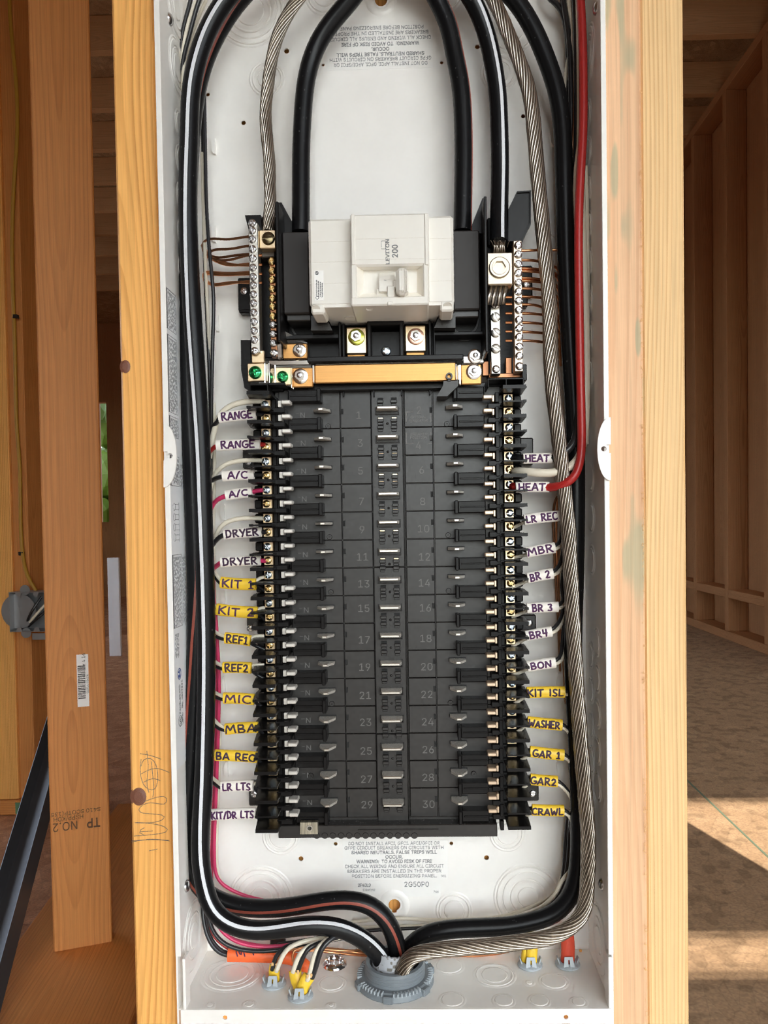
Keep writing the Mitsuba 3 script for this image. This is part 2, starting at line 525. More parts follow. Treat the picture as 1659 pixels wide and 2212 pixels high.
# the stud left of the panel
x0, x1 = P(267, 1106, YS)[0], P(358, 1106, YS)[0]
stud_l = lumber('wall_stud', x1 - x0, .089, CEIL - FLOOR + .5, [(x0 + x1) / 2, YS + .0445, (CEIL + FLOOR) / 2 - .25], 'wood_honey', 'honey coloured wall stud with two knots and pencil scribbles, left of the panel', 'stud', seed=3, centre=.074)
knot_on(stud_l, 271, 792, YS, 13 / S(YS), 17 / S(YS))
knot_on(stud_l, 300, 1721, YS, 20 / S(YS), 24 / S(YS))
# pencil scribble
scr = [[(317, 1622), (320, 1660), (318, 1700), (322, 1712)], [(305, 1640), (303, 1665), (308, 1690), (318, 1703), (332, 1706), (340, 1690), (339, 1660), (333, 1645), (322, 1638), (310, 1642), (305, 1655)],
       [(302, 1628), (325, 1632), (348, 1640)], [(327, 1645), (330, 1675), (332, 1706), (330, 1722)], [(305, 1672), (335, 1660), (366, 1669)], [(310, 1690), (330, 1682), (346, 1686)],
       [(303, 1735), (360, 1725), (358, 1735), (318, 1735), (300, 1752), (355, 1764), (352, 1770), (290, 1777), (350, 1784), (362, 1792), (290, 1806)],
       [(302, 1797), (330, 1795)], [(312, 1788), (300, 1797), (310, 1803)], [(284, 1816), (320, 1814), (366, 1815)], [(284, 1819), (330, 1813), (366, 1817)], [(322, 1838), (340, 1834)]]
part(stud_l, 'pencil_scribble', join(*[tube(resample(pp([(x, y, YS - .0001) for x, y in s]), .003), .00024, 5) for s in scr]), 'pencil', label='grey pencil scribble with an arrow')
# right of the panel: a ripped filler strip and a full stud
x0, x1 = P(1306, 1106, YS)[0], P(1392, 1106, YS)[0]
lumber('filler_strip', x1 - x0, .085, CEIL - FLOOR + .5, [(x0 + x1) / 2, YS + .0425 - .001, (CEIL + FLOOR) / 2 - .25], 'wood_stained', 'pinkish ripped wood strip with green stains between panel and right stud', 'lumber', seed=11, centre=.058)
fuzz = []
rng = np.random.default_rng(4)
for k in range(150):
    py = rng.uniform(190, 2212)
    c = P(1385.5 + (py - 1106) * .006 + 2, py, YS - .002)
    fuzz.append(tube(np.array([c, c + [rng.uniform(-.001, .0026), -.0008, rng.uniform(-.002, .002)], c + [rng.uniform(-.001, .003), -.001, rng.uniform(-.003, .003)]]), .00018, 4))
part('filler_strip', 'torn_fibres', join(*fuzz), 'wood_pale', kind='stuff')
x0, x1 = P(1389, 1106, YS + .002)[0], P(1482, 1106, YS + .002)[0]
lumber('wall_stud', x1 - x0 - .0004, .089, CEIL - FLOOR + .5, [(x0 + x1) / 2 + .0004, YS + .002 + .0445, (CEIL + FLOOR) / 2 - .25], 'wood_pale', 'pale straight grained wall stud at the right of the pinkish strip', 'stud', seed=6, centre=.12)
lumber('wall_stud', .038, .089, CEIL - FLOOR + .5, [.635, YS + .0445, (CEIL + FLOOR) / 2 - .25], 'wood_pale', 'wall stud one bay right of the panel', 'stud', seed=16)
lumber('wall_stud', .038, .089, CEIL - FLOOR + .5, [-.66, YS + .0445, (CEIL + FLOOR) / 2 - .25], 'wood_honey', 'wall stud one bay left of the panel', 'stud', seed=17)

# the loose two-by-four that stands in the left bay
ang = math.radians(21)
Rz = np.array([[math.cos(ang), -math.sin(ang), 0], [math.sin(ang), math.cos(ang), 0], [0, 0, 1]])
yb = .60
p0, p1 = P(113, 2045, yb), P(68, -20, yb)
p0[2] = FLOOR + .0
ct = (P(150, 1106, yb) + P(156, 1106, yb)) / 2
tilt = (P(176, 2045, yb)[0] - P(128, 0, yb)[0]) / (P(0, 0, yb)[2] - P(0, 2045, yb)[2])
sl = 0.0
hb = CEIL - FLOOR_L - .022
bx = P(139, 1106, yb)[0]
two = lumber('loose_board', .089, .038, hb, [bx, yb + .03, FLOOR_L + .0200 + hb / 2], 'wood_red', 'reddish loose board with a barcode sticker and grade stamp standing behind the left stud', 'board', seed=8, R=Rz, centre=.004)
fx, fn = Rz @ [1, 0, 0], Rz @ [0, -1, 0]
cface = np.array([bx, yb + .03, 0]) + fn * .019


def on_board(px, py):
    d = A.T @ np.array([(px - PX) / F, (py - PY) / F, 1.0])
    t = np.dot(cface - CAM, fn) / np.dot(d, fn)
    return CAM + d * t + fn * .0002


stc = on_board(179, 1470)
up = np.array([0, 0, 1.0])


def rect_on(c, w, h, xd, yd, th=.0003):
    n = np.cross(xd, yd)
    v, f = tm(trimesh.creation.box((w, h, th)))
    return v @ np.stack([xd, yd, n]) + c, f


k_st = part(two, 'price_sticker', rect_on(stc, 24 / 1700 * 1.25, 116 / 1700 * 1.25, fx, up), 'paper', label='white barcode sticker')
bars, zz = [], 0
rng = np.random.default_rng(2)
for k in range(24):
    w = rng.choice([.0006, .0009, .0014])
    bars.append(rect_on(stc + fx * -.0018 + up * (-.0285 + zz) + fn * .0002, .0115, w * 1.21, fx, up, .0002))
    zz += 1.21 * (w + rng.choice([.0007, .001]))
part(k_st, 'barcode', join(*bars), 'print_black')
part(k_st, 'lettering', join(text_at('2 x 4 16', .0051, stc + up * .031 + fx * .0018 + fn * .0002, up, -fx), text_at('50214 80604', .0034, stc + fx * .0070 - up * .006 + fn * .0002, up, -fx)), 'print_black')
stp = [text_at('S410 SCOTP(135', .0062, on_board(164, 1754), -fx, -up, width=.074), text_at('HSPP/KDH', .0072, on_board(148, 1767), -fx, -up, width=.044), text_at('NO.2', .0138, on_board(141, 1785), -fx, -up, width=.036), text_at('TP', .015, on_board(202, 1777), -fx, -up, bold=True, width=.020)]
mat('stamp_ink', (.10, .045, .02), .7)
part(two, 'grade_stamp', join(*stp), 'stamp_ink', label='upside down brown grade stamp')

# far left partition: two studs with the junction box, standing on a plate on the floor
yl = 1.25
xa, xb = P(28, 1300, yl)[0], P(62, 1300, yl)[0]
zp = FLOOR_L + .002
hs = CEIL - zp - .041
lumber('partition_stud', .11, .038, hs, [xa - .055, yl + .019, zp + .0395 + hs / 2], 'wood_honey', 'honey coloured partition stud at the left picture edge', 'stud', seed=22, centre=.05)
lumber('partition_stud', xb - xa - .001, .089, hs, [(xa + xb) / 2, yl + .052, zp + .0395 + hs / 2], 'wood_red', 'reddish partition stud behind the grey junction box at the far left', 'stud', seed=21)
lumber('bottom_plate', .55, .10, .037, [xb - .275, yl + .05, zp + .0190], 'wood_red', 'bottom plate with a green mark under the partition at the far left', 'plate', along=0, seed=23)
c = P(42, 1745, yl)
part('bottom_plate', 'green_mark', box3(c[0] - .010, c[0] + .012, yl - .0004, yl + .0004, zp + .004, zp + .032, .0001), mat('green_paint', (.10, .22, .12), .6), label='green paint mark')
# junction box on the partition studs
yj = yl - .060
jb = thing('junction_box', 'grey steel junction box screwed to the partition studs at the left', 'junction box')
jx0, jx1, jz0, jz1 = P(20, 1328, yj)[0], P(104, 1328, yj)[0], P(60, 1365, yj)[2], P(60, 1279, yj)[2]
th = .0014
part(jb, 'body', join(box3(jx0, jx1, yj + .055, yj + .057, jz0, jz1, .0003), box3(jx0, jx0 + th, yj, yj + .056, jz0, jz1, .0003), box3(jx1 - th, jx1, yj, yj + .056, jz0, jz1, .0003),
                      box3(jx0, jx1, yj, yj + .056, jz0, jz0 + th, .0003), box3(jx0, jx1, yj, yj + .056, jz1 - th, jz1, .0003)), 'galvanized')
for (fx_, s_) in ((.25, 1), (.70, 1), (.25, -1), (.70, -1)):
    cx_ = jx0 + (jx1 - jx0) * fx_
    zt = jz1 if s_ > 0 else jz0
    part(jb, 'screw_ear', extrude(Polygon([(cx_ - .008, zt), (cx_ + .008, zt), (cx_ + .004, zt - s_ * .011), (cx_ - .004, zt - s_ * .011)]), yj - .001, yj), 'galvanized')
part(jb, 'mounting_ear', aim(lathe([(0, 0), (.042, 0), (.042, .0014), (0, .0014)], 24), (0, -1, 0), [jx0 + .012, yj + .022, (jz0 + jz1) / 2]), 'galvanized')
for s_ in (-1, 1):
    part(jb, 'mounting_ear', aim(lathe([(0, 0), (.012, 0), (.012, .0014), (0, .0014)], 16), (0, -1, 0), [jx0 + (jx1 - jx0) * .36, yj + .012, (jz1 + .004) if s_ > 0 else (jz0 - .004)]), 'galvanized')
part(jb, 'bracket', box3(jx0 + .043, jx1 + .01, yj + .020, yj + .022, jz0 - .022, jz0 - .006, .0003), 'galvanized')
for k_, (a_, b_, m_) in enumerate((((.026, .016), (.066, .080), 'black_wire'), ((.029, .013), (.086, .073), 'white_wire'), ((.031, .010), (.086, .055), 'black_wire'))):
    solo('box_wire', tube(resample([[jx0 + a_[0], yj + .030, jz0 + a_[1]], [jx0 + (a_[0] + b_[0]) / 2, yj + .012, jz0 + (a_[1] + b_[1]) / 2 - .004], [jx0 + b_[0], yj + .024, jz0 + b_[1]]], .006), .0031, 8), m_,
         ['steeper black wire in the junction box', 'pale wire lying across the open junction box', 'lower black wire in the junction box'][k_], 'wire', smooth=40)
pts = [(20, -20), (22, 40), (34, 170), (37, 290), (30, 400), (26, 560), (30, 690), (33, 800), (36, 920), (42, 1000), (44, 1100), (48, 1190), (60, 1245), (78, 1276)]
cab = solo('yellow_cable', tube(resample(pp([(x, y, yl - .006 if y < 1200 else yl - .02) for x, y in pts]), .02), .0044, 8), mat('dull_yellow', (.42, .22, .02), .5), 'yellow sheathed cable stapled down the partition stud into the junction box', 'cable', smooth=True)
for (x, y) in ((32, 683), (44, 1196)):
    part(cab, 'staple', pbox(x - 5, y - 4, x + 5, y + 4, yl - .011, .0105), 'black_plastic')

# grey steel channel leaning in the left bay
ch = [P(12, 2180, .50), P(168, 1560, 1.12)]
d_ = unit(ch[1] - ch[0])
side = unit(np.cross(d_, [0, 1.0, 0]))
side = side if side[0] > 0 else -side
nrm = np.cross(d_, side)
L_ = np.linalg.norm(ch[1] - ch[0]) + .36
cc = (ch[0] + ch[1]) / 2
Rm = np.stack([side, nrm, d_], 1)
if np.linalg.det(Rm) < 0:
    nrm = -nrm
    Rm = np.stack([side, nrm, d_], 1)
o_ = -1 if nrm[1] > 0 else 1                  # the open side faces the room
prof = Polygon([(-.030, 0), (.030, 0), (.030, o_ * .022), (.0285, o_ * .022), (.0285, o_ * .002), (-.0285, o_ * .002), (-.0285, o_ * .022), (-.030, o_ * .022)])
m_ = trimesh.creation.extrude_polygon(prof, L_, engine='earcut')
v_ = np.array(m_.vertices) - [0, 0, L_ / 2]
chv = v_ @ Rm.T + cc
chv[:, 2] += max(0, FLOOR_L + .003 - chv[:, 2].min())
chan = solo('steel_channel', (chv, np.array(m_.faces)), mat('dark_steel', (.055, .055, .06), .4, .3), 'dark grey steel channel leaning in the left bay beside the loose board', 'steel channel')
# planks on the floor of the left bay
def flo(px, py, z=FLOOR_L):
    d = A.T @ np.array([(px - PX) / F, (py - PY) / F, 1.0])
    return CAM + d * ((z - CAM[2]) / d[2])


pa, pb = flo(110, 2212), flo(290, 1880)
for k_, (off, w_, m_, lab_, th_) in enumerate(((.0, .24, 'wood_red', 'wide reddish plank lying on the floor under the loose board', .019), (.20, .14, 'wood_far', 'dark narrow plank on the floor right of the wide plank', .012))):
    d_ = unit((pb - pa) * [1, 1, 0])
    sd = np.array([d_[1], -d_[0], 0])
    Rm = np.stack([sd, d_, [0, 0, 1]], 1)
    c_ = (pa + pb) / 2 * [1, 1, 0] + sd * (off) + d_ * (.1)
    lumber('floor_plank', w_, 1.0, th_, [c_[0], c_[1], FLOOR_L + th_ / 2 + .0005], m_, lab_, 'plank', along=1, seed=31 + k_, R=Rm)

# the wall that runs back on the right: studs, blocking, top plate, sheathing behind
XR = 1.35
g, uv = uvbox(XR + .09, XR + .102, 1.6, 8.0, FLOOR, CEIL)
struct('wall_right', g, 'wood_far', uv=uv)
q0, q1 = [CAM + (A.T @ np.array([(px - PX) / F, (py - PY) / F, 1.0])) * ((FLOOR - CAM[2]) / (A.T @ np.array([(px - PX) / F, (py - PY) / F, 1.0]))[2]) for px, py in ((1470, 1672), (1700, 1890))]
part('floor', 'chalk_line', tube(np.array([q0, (q0 + q1) / 2, q1]) + [0, 0, .0002], .0022, 6, ry=.0004, ref=(1, .2, 0)), mat('green_chalk', (.14, .18, .12), .8), label='green chalk line')
ORD = ['first', 'second', 'third', 'fourth', 'fifth', 'sixth', 'seventh', 'eighth', 'ninth', 'tenth', 'eleventh', 'twelfth', 'thirteenth']
for k, D in enumerate((2.3, 2.7, 3.1, 3.5, 3.9, 4.3, 4.7, 5.1, 5.5)):
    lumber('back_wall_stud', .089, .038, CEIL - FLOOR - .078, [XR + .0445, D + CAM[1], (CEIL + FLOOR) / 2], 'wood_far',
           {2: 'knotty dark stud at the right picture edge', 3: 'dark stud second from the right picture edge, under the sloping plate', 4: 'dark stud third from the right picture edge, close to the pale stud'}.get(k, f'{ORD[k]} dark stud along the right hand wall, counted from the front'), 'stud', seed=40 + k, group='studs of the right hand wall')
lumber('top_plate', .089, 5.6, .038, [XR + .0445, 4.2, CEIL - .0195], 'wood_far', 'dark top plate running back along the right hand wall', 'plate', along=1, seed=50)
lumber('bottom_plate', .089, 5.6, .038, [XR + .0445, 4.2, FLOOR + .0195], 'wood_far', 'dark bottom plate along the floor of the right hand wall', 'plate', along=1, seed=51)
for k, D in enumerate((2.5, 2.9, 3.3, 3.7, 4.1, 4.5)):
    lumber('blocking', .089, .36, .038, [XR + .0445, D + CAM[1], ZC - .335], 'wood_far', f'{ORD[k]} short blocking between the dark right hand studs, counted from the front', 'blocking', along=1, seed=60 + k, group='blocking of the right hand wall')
# ceiling joists
for k, D in enumerate((1.55, 1.97, 2.39, 2.78, 3.17, 3.6, 3.98, 4.36, 4.74, 5.12, 5.5, 5.9, 6.3)):
    nm = {4: 'ceiling joist nearest in view above the right hand wall', 5: 'second ceiling joist in view above the right hand wall'}.get(k, f'{ORD[k]} dark ceiling joist from the front, running left to right')
    lumber('ceiling_joist', 8.2, .038, .14, [0, D + CAM[1], CEIL + .0705], 'wood_mid', nm, 'joist', along=0, seed=70 + k, group='ceiling joists')
# a partition and a far wall with openings at the back left, daylight beyond
for k, (x, y) in enumerate(((-2.42, 4.4), (-2.16, 4.4), (-1.97, 4.9), (-1.72, 4.4))):
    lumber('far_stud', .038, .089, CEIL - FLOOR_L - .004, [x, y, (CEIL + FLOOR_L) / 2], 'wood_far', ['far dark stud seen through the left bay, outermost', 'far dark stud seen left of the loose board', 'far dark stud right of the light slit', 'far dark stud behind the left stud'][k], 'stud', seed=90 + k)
YB = 7.2
for a_, b_ in ((-4.1, -3.95), (-3.70, -3.22), (-3.12, 4.1)):
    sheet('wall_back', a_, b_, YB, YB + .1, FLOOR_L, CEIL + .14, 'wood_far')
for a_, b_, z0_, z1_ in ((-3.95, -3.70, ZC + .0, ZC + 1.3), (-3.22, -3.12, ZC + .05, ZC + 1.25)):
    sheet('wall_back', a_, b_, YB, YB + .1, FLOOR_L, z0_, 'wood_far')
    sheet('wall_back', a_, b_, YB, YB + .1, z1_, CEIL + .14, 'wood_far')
# white sheets stacked against the far wall
for k, (a_, b_) in enumerate(((60, 88), (231, 256))):
    c0_, c1_ = P(a_, 1205, 3.6), P(b_, 1205, 3.6)
    solo('white_sheet', box3(c0_[0], c1_[0], 3.6, 3.62, FLOOR_L + .001, c0_[2], .002), 'paper', ['white board leaning far behind, left of the loose board', 'white board leaning far behind, right of the loose board'][k], 'board')
mat('leaf_green', (.085, .14, .012), .6)
ms = []
rng = np.random.default_rng(6)
for k in range(60):
    b_ = tm(trimesh.creation.icosphere(subdivisions=1, radius=1))
    ms.append(((b_[0] * rng.uniform(.18, .34, 3) + [-4.1 + rng.normal(0, .55), 10.2 + rng.normal(0, .35), FLOOR_L - .1 + abs(rng.normal(1.0, .9))]), b_[1]))
tr_ = thing('tree', 'sunlit green tree outside, seen through the far slit in the wall', 'tree')
part(tr_, 'crown', join(*ms), 'leaf_green')
part(tr_, 'trunk', tube(np.array([[-4.1, 10.2, -.6], [-4.08, 10.2, .8], [-4.1, 10.2, 2.0]]), .09, 8), 'wood_far')
# ------------------------------------------------------------------ the panel's steel box
YB_ = .090                                   # inside of the back wall
ZF = P(855, 2178, 0.0)[2]                    # inside floor of the box
ZT = ZC + .60
XL, XRi = P(383, 2178, 0)[0], P(1322, 2178, 0)[0]
XL, XRi = (XL + P(367, 1106, 0)[0]) / 2 - .0005, (XRi + P(1313, 1106, 0)[0]) / 2 + .0
box_ = thing('panel_box', 'white steel electrical panel box set between the studs', 'electrical panel')
t_ = .0014


def hole_c(px, py, r):
    c = P(px, py, YB_)
    return Point(c[0], c[2]).buffer(r / S(YB_), 10)


back = sbox(XL - t_, ZF - t_, XRi + t_, ZT + t_)
for (px, py, r) in ((619, 110, 5.5), (698, 140, 3), (449, 204, 4), (526, 265, 4.7), (1031, 101, 5), (954, 135, 3.5), (1130, 251, 4.3), (650, 1855, 5.3), (725, 1823, 4), (975, 1822, 4), (1051, 1853, 5.3), (852, 1955, 13), (823, 0, 13)):
    back = back.difference(hole_c(px, py, r))
k0 = P(852, 1968, YB_)
back = back.difference(sbox(k0[0] - 5 / S(YB_), k0[2] - 12 / S(YB_), k0[0] + 5 / S(YB_), k0[2] + .002))
part(box_, 'back_wall', extrude(back, YB_, YB_ + t_), 'white_paint')
g, uv = uvbox(XL - .03, XRi + .03, .0985, .11, ZC - .9, ZC + 1.2)
solo('backing_board', g, 'wood_honey', 'honey coloured wood behind the round holes of the panel box', 'board', uv=uv)


def sidewall(sign):
    x = XL if sign < 0 else XRi
    v, f = tm(trimesh.creation.box((t_, YB_, ZT - ZF + .03)))
    v += [x + sign * t_ / 2, YB_ / 2, (ZT + ZF - .03) / 2]
    return v, f


kl = part(box_, 'left_wall', sidewall(-1), 'white_paint')
kr = part(box_, 'right_wall', sidewall(1), 'white_paint')
kf = part(box_, 'bottom_wall', box3(XL, XRi, .0, YB_, ZF - t_, ZF, .0002), 'white_paint')
part(box_, 'top_wall', box3(XL, XRi, .0, YB_, ZT, ZT + t_, .0002), 'white_paint')
# return flanges at the front
part(box_, 'rim_flange', box3(XL - t_, XL + .0032, -.0012, .0, ZF + .045, ZT, .0005), 'white_paint')
part(box_, 'rim_flange', box3(XRi - .0028, XRi + t_, -.0012, .0, ZF + .045, ZT, .0005), 'white_paint')
part(box_, 'rim_flange', box3(XL + .004, XL + .0065, -.0010, .012, ZF - .02, ZF + .043, .0005), 'white_paint')
part(box_, 'rim_flange', box3(XRi - .0030, XRi + .001, -.0010, .012, ZF - .02, ZF + .043, .0005), 'white_paint')
lip = sbox(XL + .002, ZF - .030, XRi - .001, ZF)
for px, py in ((487, 2196), (1222, 2195)):
    c = P(px, py, 0)
    lip = lip.difference(Point(c[0], c[2]).buffer(5 / S(0), 10)).difference(sbox(c[0] - .0035, c[2] - .0105, c[0] + .0035, c[2] - .0055))
part(box_, 'front_lip', extrude(lip, -.0014, .0), 'white_paint')
# half-moon tabs at mid height of the rim
for (xs, yc, x_in, hx, side) in ((355, 985, 383, 369, 1), (1318, 970, 1289, 1303, -1)):
    hh = 68
    pts = [(xs, yc - hh)] + [(xs + (x_in - xs) * math.cos(a) ** .9 if abs(a) < 1.57 else xs, yc + hh * math.sin(a)) for a in np.linspace(-1.5, 1.5, 19)] + [(xs, yc + hh)]
    pg = Polygon([P(x, y, -.002)[[0, 2]] for x, y in pts])
    c = P(hx, yc, -.002)
    pg = pg.difference(Point(c[0], c[2]).buffer(5.5 / S(0), 10))
    c2 = P(xs + side * 3, yc, -.002)
    pg = pg.difference(sbox(c2[0] - .0022, c2[2] - .0035, c2[0] + .0022, c2[2] + .0035))
    part(box_, 'rim_tab', extrude(pg, -.0042, -.0022), 'white_paint', label='white half-moon tab')


def knockout(parent, c, n, radii, h=.0013, squash=None):
    """embossed concentric knockout: raised rings separated by narrow cuts"""
    pr = [(0, h)]
    radii = sorted(radii)
    g_ = .0008
    for i, r in enumerate(radii):
        last = i == len(radii) - 1
        pr += [(r - g_ - .0006, h), (r - g_, h * .55), (r - g_, .00005)]
        if not last:
            pr += [(r, .00005), (r, h * .55), (r + .0006, h * (.85 if i % 2 else .35)), ((r + radii[i + 1]) / 2, h * (1.1 if i % 2 else .3))]
        else:
            pr += [(r, .00005), (r, h * .4), (r + .0010, h * .55), (r + .0022, .00002)]
    m = lathe(pr, 40)
    return part(parent, 'knockout', aim(m, n, c), 'white_paint', smooth=25)


sb = S(YB_)
for (px, py, rr) in ((540, 25, (32, 47, 60, 72)), (577, 171, (22, 34)), (1078, 157, (24, 36)), (700, -8, (24, 36)), (1105, 60, (30, 50)), (565, 1940, (27, 43, 56, 68)), (1140, 1937, (24, 40, 57, 70)), (981, 1966, (24, 36)),
                     (607, 1806, (27, 37)), (1096, 1801, (25, 35)), (960, -12, (20, 34))):
    knockout(kl.rsplit('__', 1)[0] + '__back_wall', P(px, py, YB_), (0, -1, 0), [r / sb for r in rr])
for (px, py) in ((852, 1955), (823, 0)):
    c = P(px, py, YB_)
    part(box_ + '__back_wall', 'keyhole_rim', aim(lathe([(17 / sb, 0), (22 / sb, .0012), (29 / sb, .0012), (34 / sb, 0)], 32), (0, -1, 0), c), 'white_paint', smooth=40)
for (px, py) in ((463, 318), (463, 508), (470, 700), (482, 1106), (484, 1290), (484, 1477), (490, 1660), (1193, 300), (1193, 495), (1203, 1110), (1207, 1470), (1207, 1655)):
    c = P(px, py, YB_)
    hh, ww = 17 / sb, 5 / sb
    a = np.linspace(-math.pi / 2, math.pi / 2, 9)
    pg = Polygon([(c[0] + ww * .8, c[2] - hh), (c[0] + ww * .8, c[2] + hh)] + [(c[0] - ww * 1.4 * math.cos(t) + ww * .3, c[2] + hh * math.sin(-t)) for t in a])
    part(box_ + '__back_wall', 'lanced_loop', extrude(pg.buffer(0), YB_ - .0036, YB_), 'white_paint')


def on_floor(px, py, z=None):
    z = ZF if z is None else z
    d = A.T @ np.array([(px - PX) / F, (py - PY) / F, 1.0])
    return CAM + d * ((z - CAM[2]) / d[2])


def on_side(px, py, x):
    d = A.T @ np.array([(px - PX) / F, (py - PY) / F, 1.0])
    return CAM + d * ((x - CAM[0]) / d[0])


for (px, py, rr) in ((502, 2104, (37, 50, 64)), (716, 2125, (28,)), (538, 2170, (32,)), (453, 2172, (30,)), (715, 2172, (37,)), (970, 2087, (30,)), (1068, 2107, (30, 43)), (977, 2160, (31,)), (1088, 2162, (30,)),
                     (1143, 2123, (9,)), (1196, 2120, (29,)), (1165, 2162, (31,)), (1250, 2165, (31,))):
    c = on_floor(px, py)
    if c[1] < .003:
        continue
    s = S(c[1])
    rr = [min(r / s, c[1] - .0012, YB_ - c[1] - .0012) if k == len(rr) - 1 else r / s for k, r in enumerate(rr)]
    knockout(box_ + '__bottom_wall', c, (0, 0, 1), sorted(rr), .0007)
# knockouts along the side walls
for y_px in (262, 340, 420, 498, 578, 660, 745):
    c = P(378, y_px, .05)
    knockout(box_ + '__left_wall', [XL, .058, c[2]], (1, 0, 0), [.0118], .0013)
knockout(box_ + '__left_wall', [XL, .055, P(378, 140, .05)[2]], (1, 0, 0), [.012, .017, .023], .0013)
knockout(box_ + '__left_wall', [XL, .055, P(378, 10, .05)[2]], (1, 0, 0), [.010, .017, .024], .0013)
knockout(box_ + '__left_wall', [XL, .045, P(410, 2020, .045)[2]], (1, 0, 0), [.012, .020, .029], .0013)
knockout(box_ + '__right_wall', [XRi, .045, P(1290, 2030, .045)[2]], (-1, 0, 0), [.012, .020, .029], .0013)
knockout(box_ + '__right_wall', [XRi, .055, P(1275, 120, .055)[2]], (-1, 0, 0), [.012, .017, .023], .0013)
for y_px in (244, 325, 405, 485, 565, 645, 725, 805, 1030, 1118, 1210):
    c = P(1278, y_px, .055)
    knockout(box_ + '__right_wall', [XRi, .060, c[2]], (-1, 0, 0), [.0118], .0013)
for k, y_px in enumerate((1386, 1464, 1541, 1620, 1697)):
    c = P(1285, y_px, .045)
    knockout(box_ + '__right_wall', [XRi, .043, c[2]], (-1, 0, 0), [.0112], .0013)
    knockout(box_ + '__right_wall', [XRi, .068, c[2] - .0155], (-1, 0, 0), [.0108], .0013)

# screws that hold the box to the studs


def pan_screw(r, h, kind='phillips'):
    head = lathe([(0, h), (r * .45, h * .97), (r * .8, h * .72), (r, h * .2), (r, 0), (0, 0)], 18)
    return head


for (px, py, s_) in ((366, 42, -1), (1288, 18, 1), (402, 1914, -1), (1300, 1911, 1)):
    x = XL if s_ < 0 else XRi
    c = on_side(px, py, x)
    c[1] = min(max(c[1], .012), .08)
    ky = part(box_, 'mounting_screw', aim(pan_screw(.0052, .003), (-s_, 0, 0), [x, c[1], c[2]]), 'zinc', smooth=35)

# printed sheets: warning labels
wl = [('DO NOT INSTALL AFCI, GFCI. AFCI/GFCI OR', 0, 199), ('GFPE CIRCUIT BREAKERS ON CIRCUITS WITH', 0, 216), ('SHARED NEUTRALS. FALSE TRIPS WILL', 1, 187), ('OCCUR.', 1, 38), ('WARNING:  TO AVOID RISK OF FIRE', 1, 165), ('CHECK ALL WIRING AND ENSURE ALL CIRCUIT', 0, 216),
      ('BREAKERS ARE INSTALLED IN THE PROPER', 0, 205), ('POSITION BEFORE ENERGIZING PANEL.', 0, 185)]


def warning(parent, cx, ys, flip, x0, x1, y0, y1, lab):
    k = part(parent, 'warning_label', pbox(x0, y0, x1, y1, YB_ - .00025, .0002, .00005), 'clear_label', label=lab)
    ms = []
    for (s, b, w), y in zip(wl, ys):
        xd, yd = ((-1, 0, 0), (0, 0, -1)) if flip else ((1, 0, 0), (0, 0, 1))
        ms.append(text_at(s, 7.2 / sb, P(cx + (y - ys[0]) * .0154, y, YB_ - .0003), xd, yd, bool(b), w / sb))
    ms.append(text_at('001', 4.5 / sb, P(cx + (107 if not flip else -107), ys[-1], YB_ - .0003), xd, yd, False, 11 / sb))
    part(k, 'lettering', join(*ms), 'print_gray')


warning(box_, 851, [1821.5, 1831, 1841, 1851, 1860.5, 1871, 1881.5, 1892], False, 739, 968, 1814, 1901, 'printed warning label under the breaker rows')
warning(box_, 822, [138.5, 127.5, 117, 106, 95, 83, 71.5, 60], True, 706, 932, 52, 148, 'upside down printed warning label at the top')
k = part(box_, 'part_sticker', pbox(762, 1902, 822, 1932, YB_ - .00025, .0002, .00005), 'clear_label', label='small sticker printed 2F40L0')
part(k, 'lettering', join(text_at('2F40L0', 7 / sb, P(787, 1912, YB_ - .0003), width=28 / sb, bold=True), text_at('12249502', 4.5 / sb, P(797, 1922, YB_ - .0003), width=27 / sb)), 'print_gray')
k = part(box_, 'part_sticker', pbox(870, 1899, 952, 1937, YB_ - .00025, .0002, .00005), 'clear_label', label='sticker printed 2G50P0')
part(k, 'lettering', join(text_at('2G50P0', 11 / sb, P(900, 1910, YB_ - .0003), width=53 / sb), text_at('766', 4.5 / sb, P(942, 1926, YB_ - .0003), width=11 / sb)), 'print_gray')

# the instruction sticker on the left side wall: blocks of fine print, wiring drawings, certification marks
zs = lambda y: P(380, y, .02)[2]
xs_ = XL + .0003
k = part(box_, 'instruction_sticker', box3(XL, XL + .0003, .006, .047, zs(1655), zs(630), .00005), 'paper', label='long white instruction sticker on the left side wall')


def side_bar(y0, y1, z0, z1):
    return box3(xs_, xs_ + .0002, y0, y1, z0, z1, .00003)


rng = np.random.default_rng(12)
ms = []
for (ya, yb2) in ((628, 715), (727, 893), (900, 945), (985, 1050), (1198, 1355)):
    z1, z0 = zs(ya), zs(yb2)
    ms += [side_bar(.0085, .0115, z0, z1), side_bar(.0085, .034, z1 - .0004, z1), side_bar(.0085, .034, z0, z0 + .0004), side_bar(.0337, .034, z0, z1)]
    for c in range(9):
        yy = .0135 + .0022 * c
        zz = z1 - .002
        while zz > z0 + .003:
            l = rng.uniform(.001, .005)
            ms.append(side_bar(yy, yy + .0009, max(zz - l, z0 + .001), zz))
            zz -= l + rng.uniform(.0008, .002)
for (ya, yb2, yy0, nn) in ((1368, 1413, .012, 5), (1205, 1350, .036, 5), (1000, 1050, .036, 4)):
    for c in range(nn):
        yy, zz = yy0 + .0022 * c, zs(ya)
        while zz > zs(yb2):
            l = rng.uniform(.001, .004)
            ms.append(side_bar(yy, yy + .0008, zz - l, zz))
            zz -= l + rng.uniform(.0008, .0018)
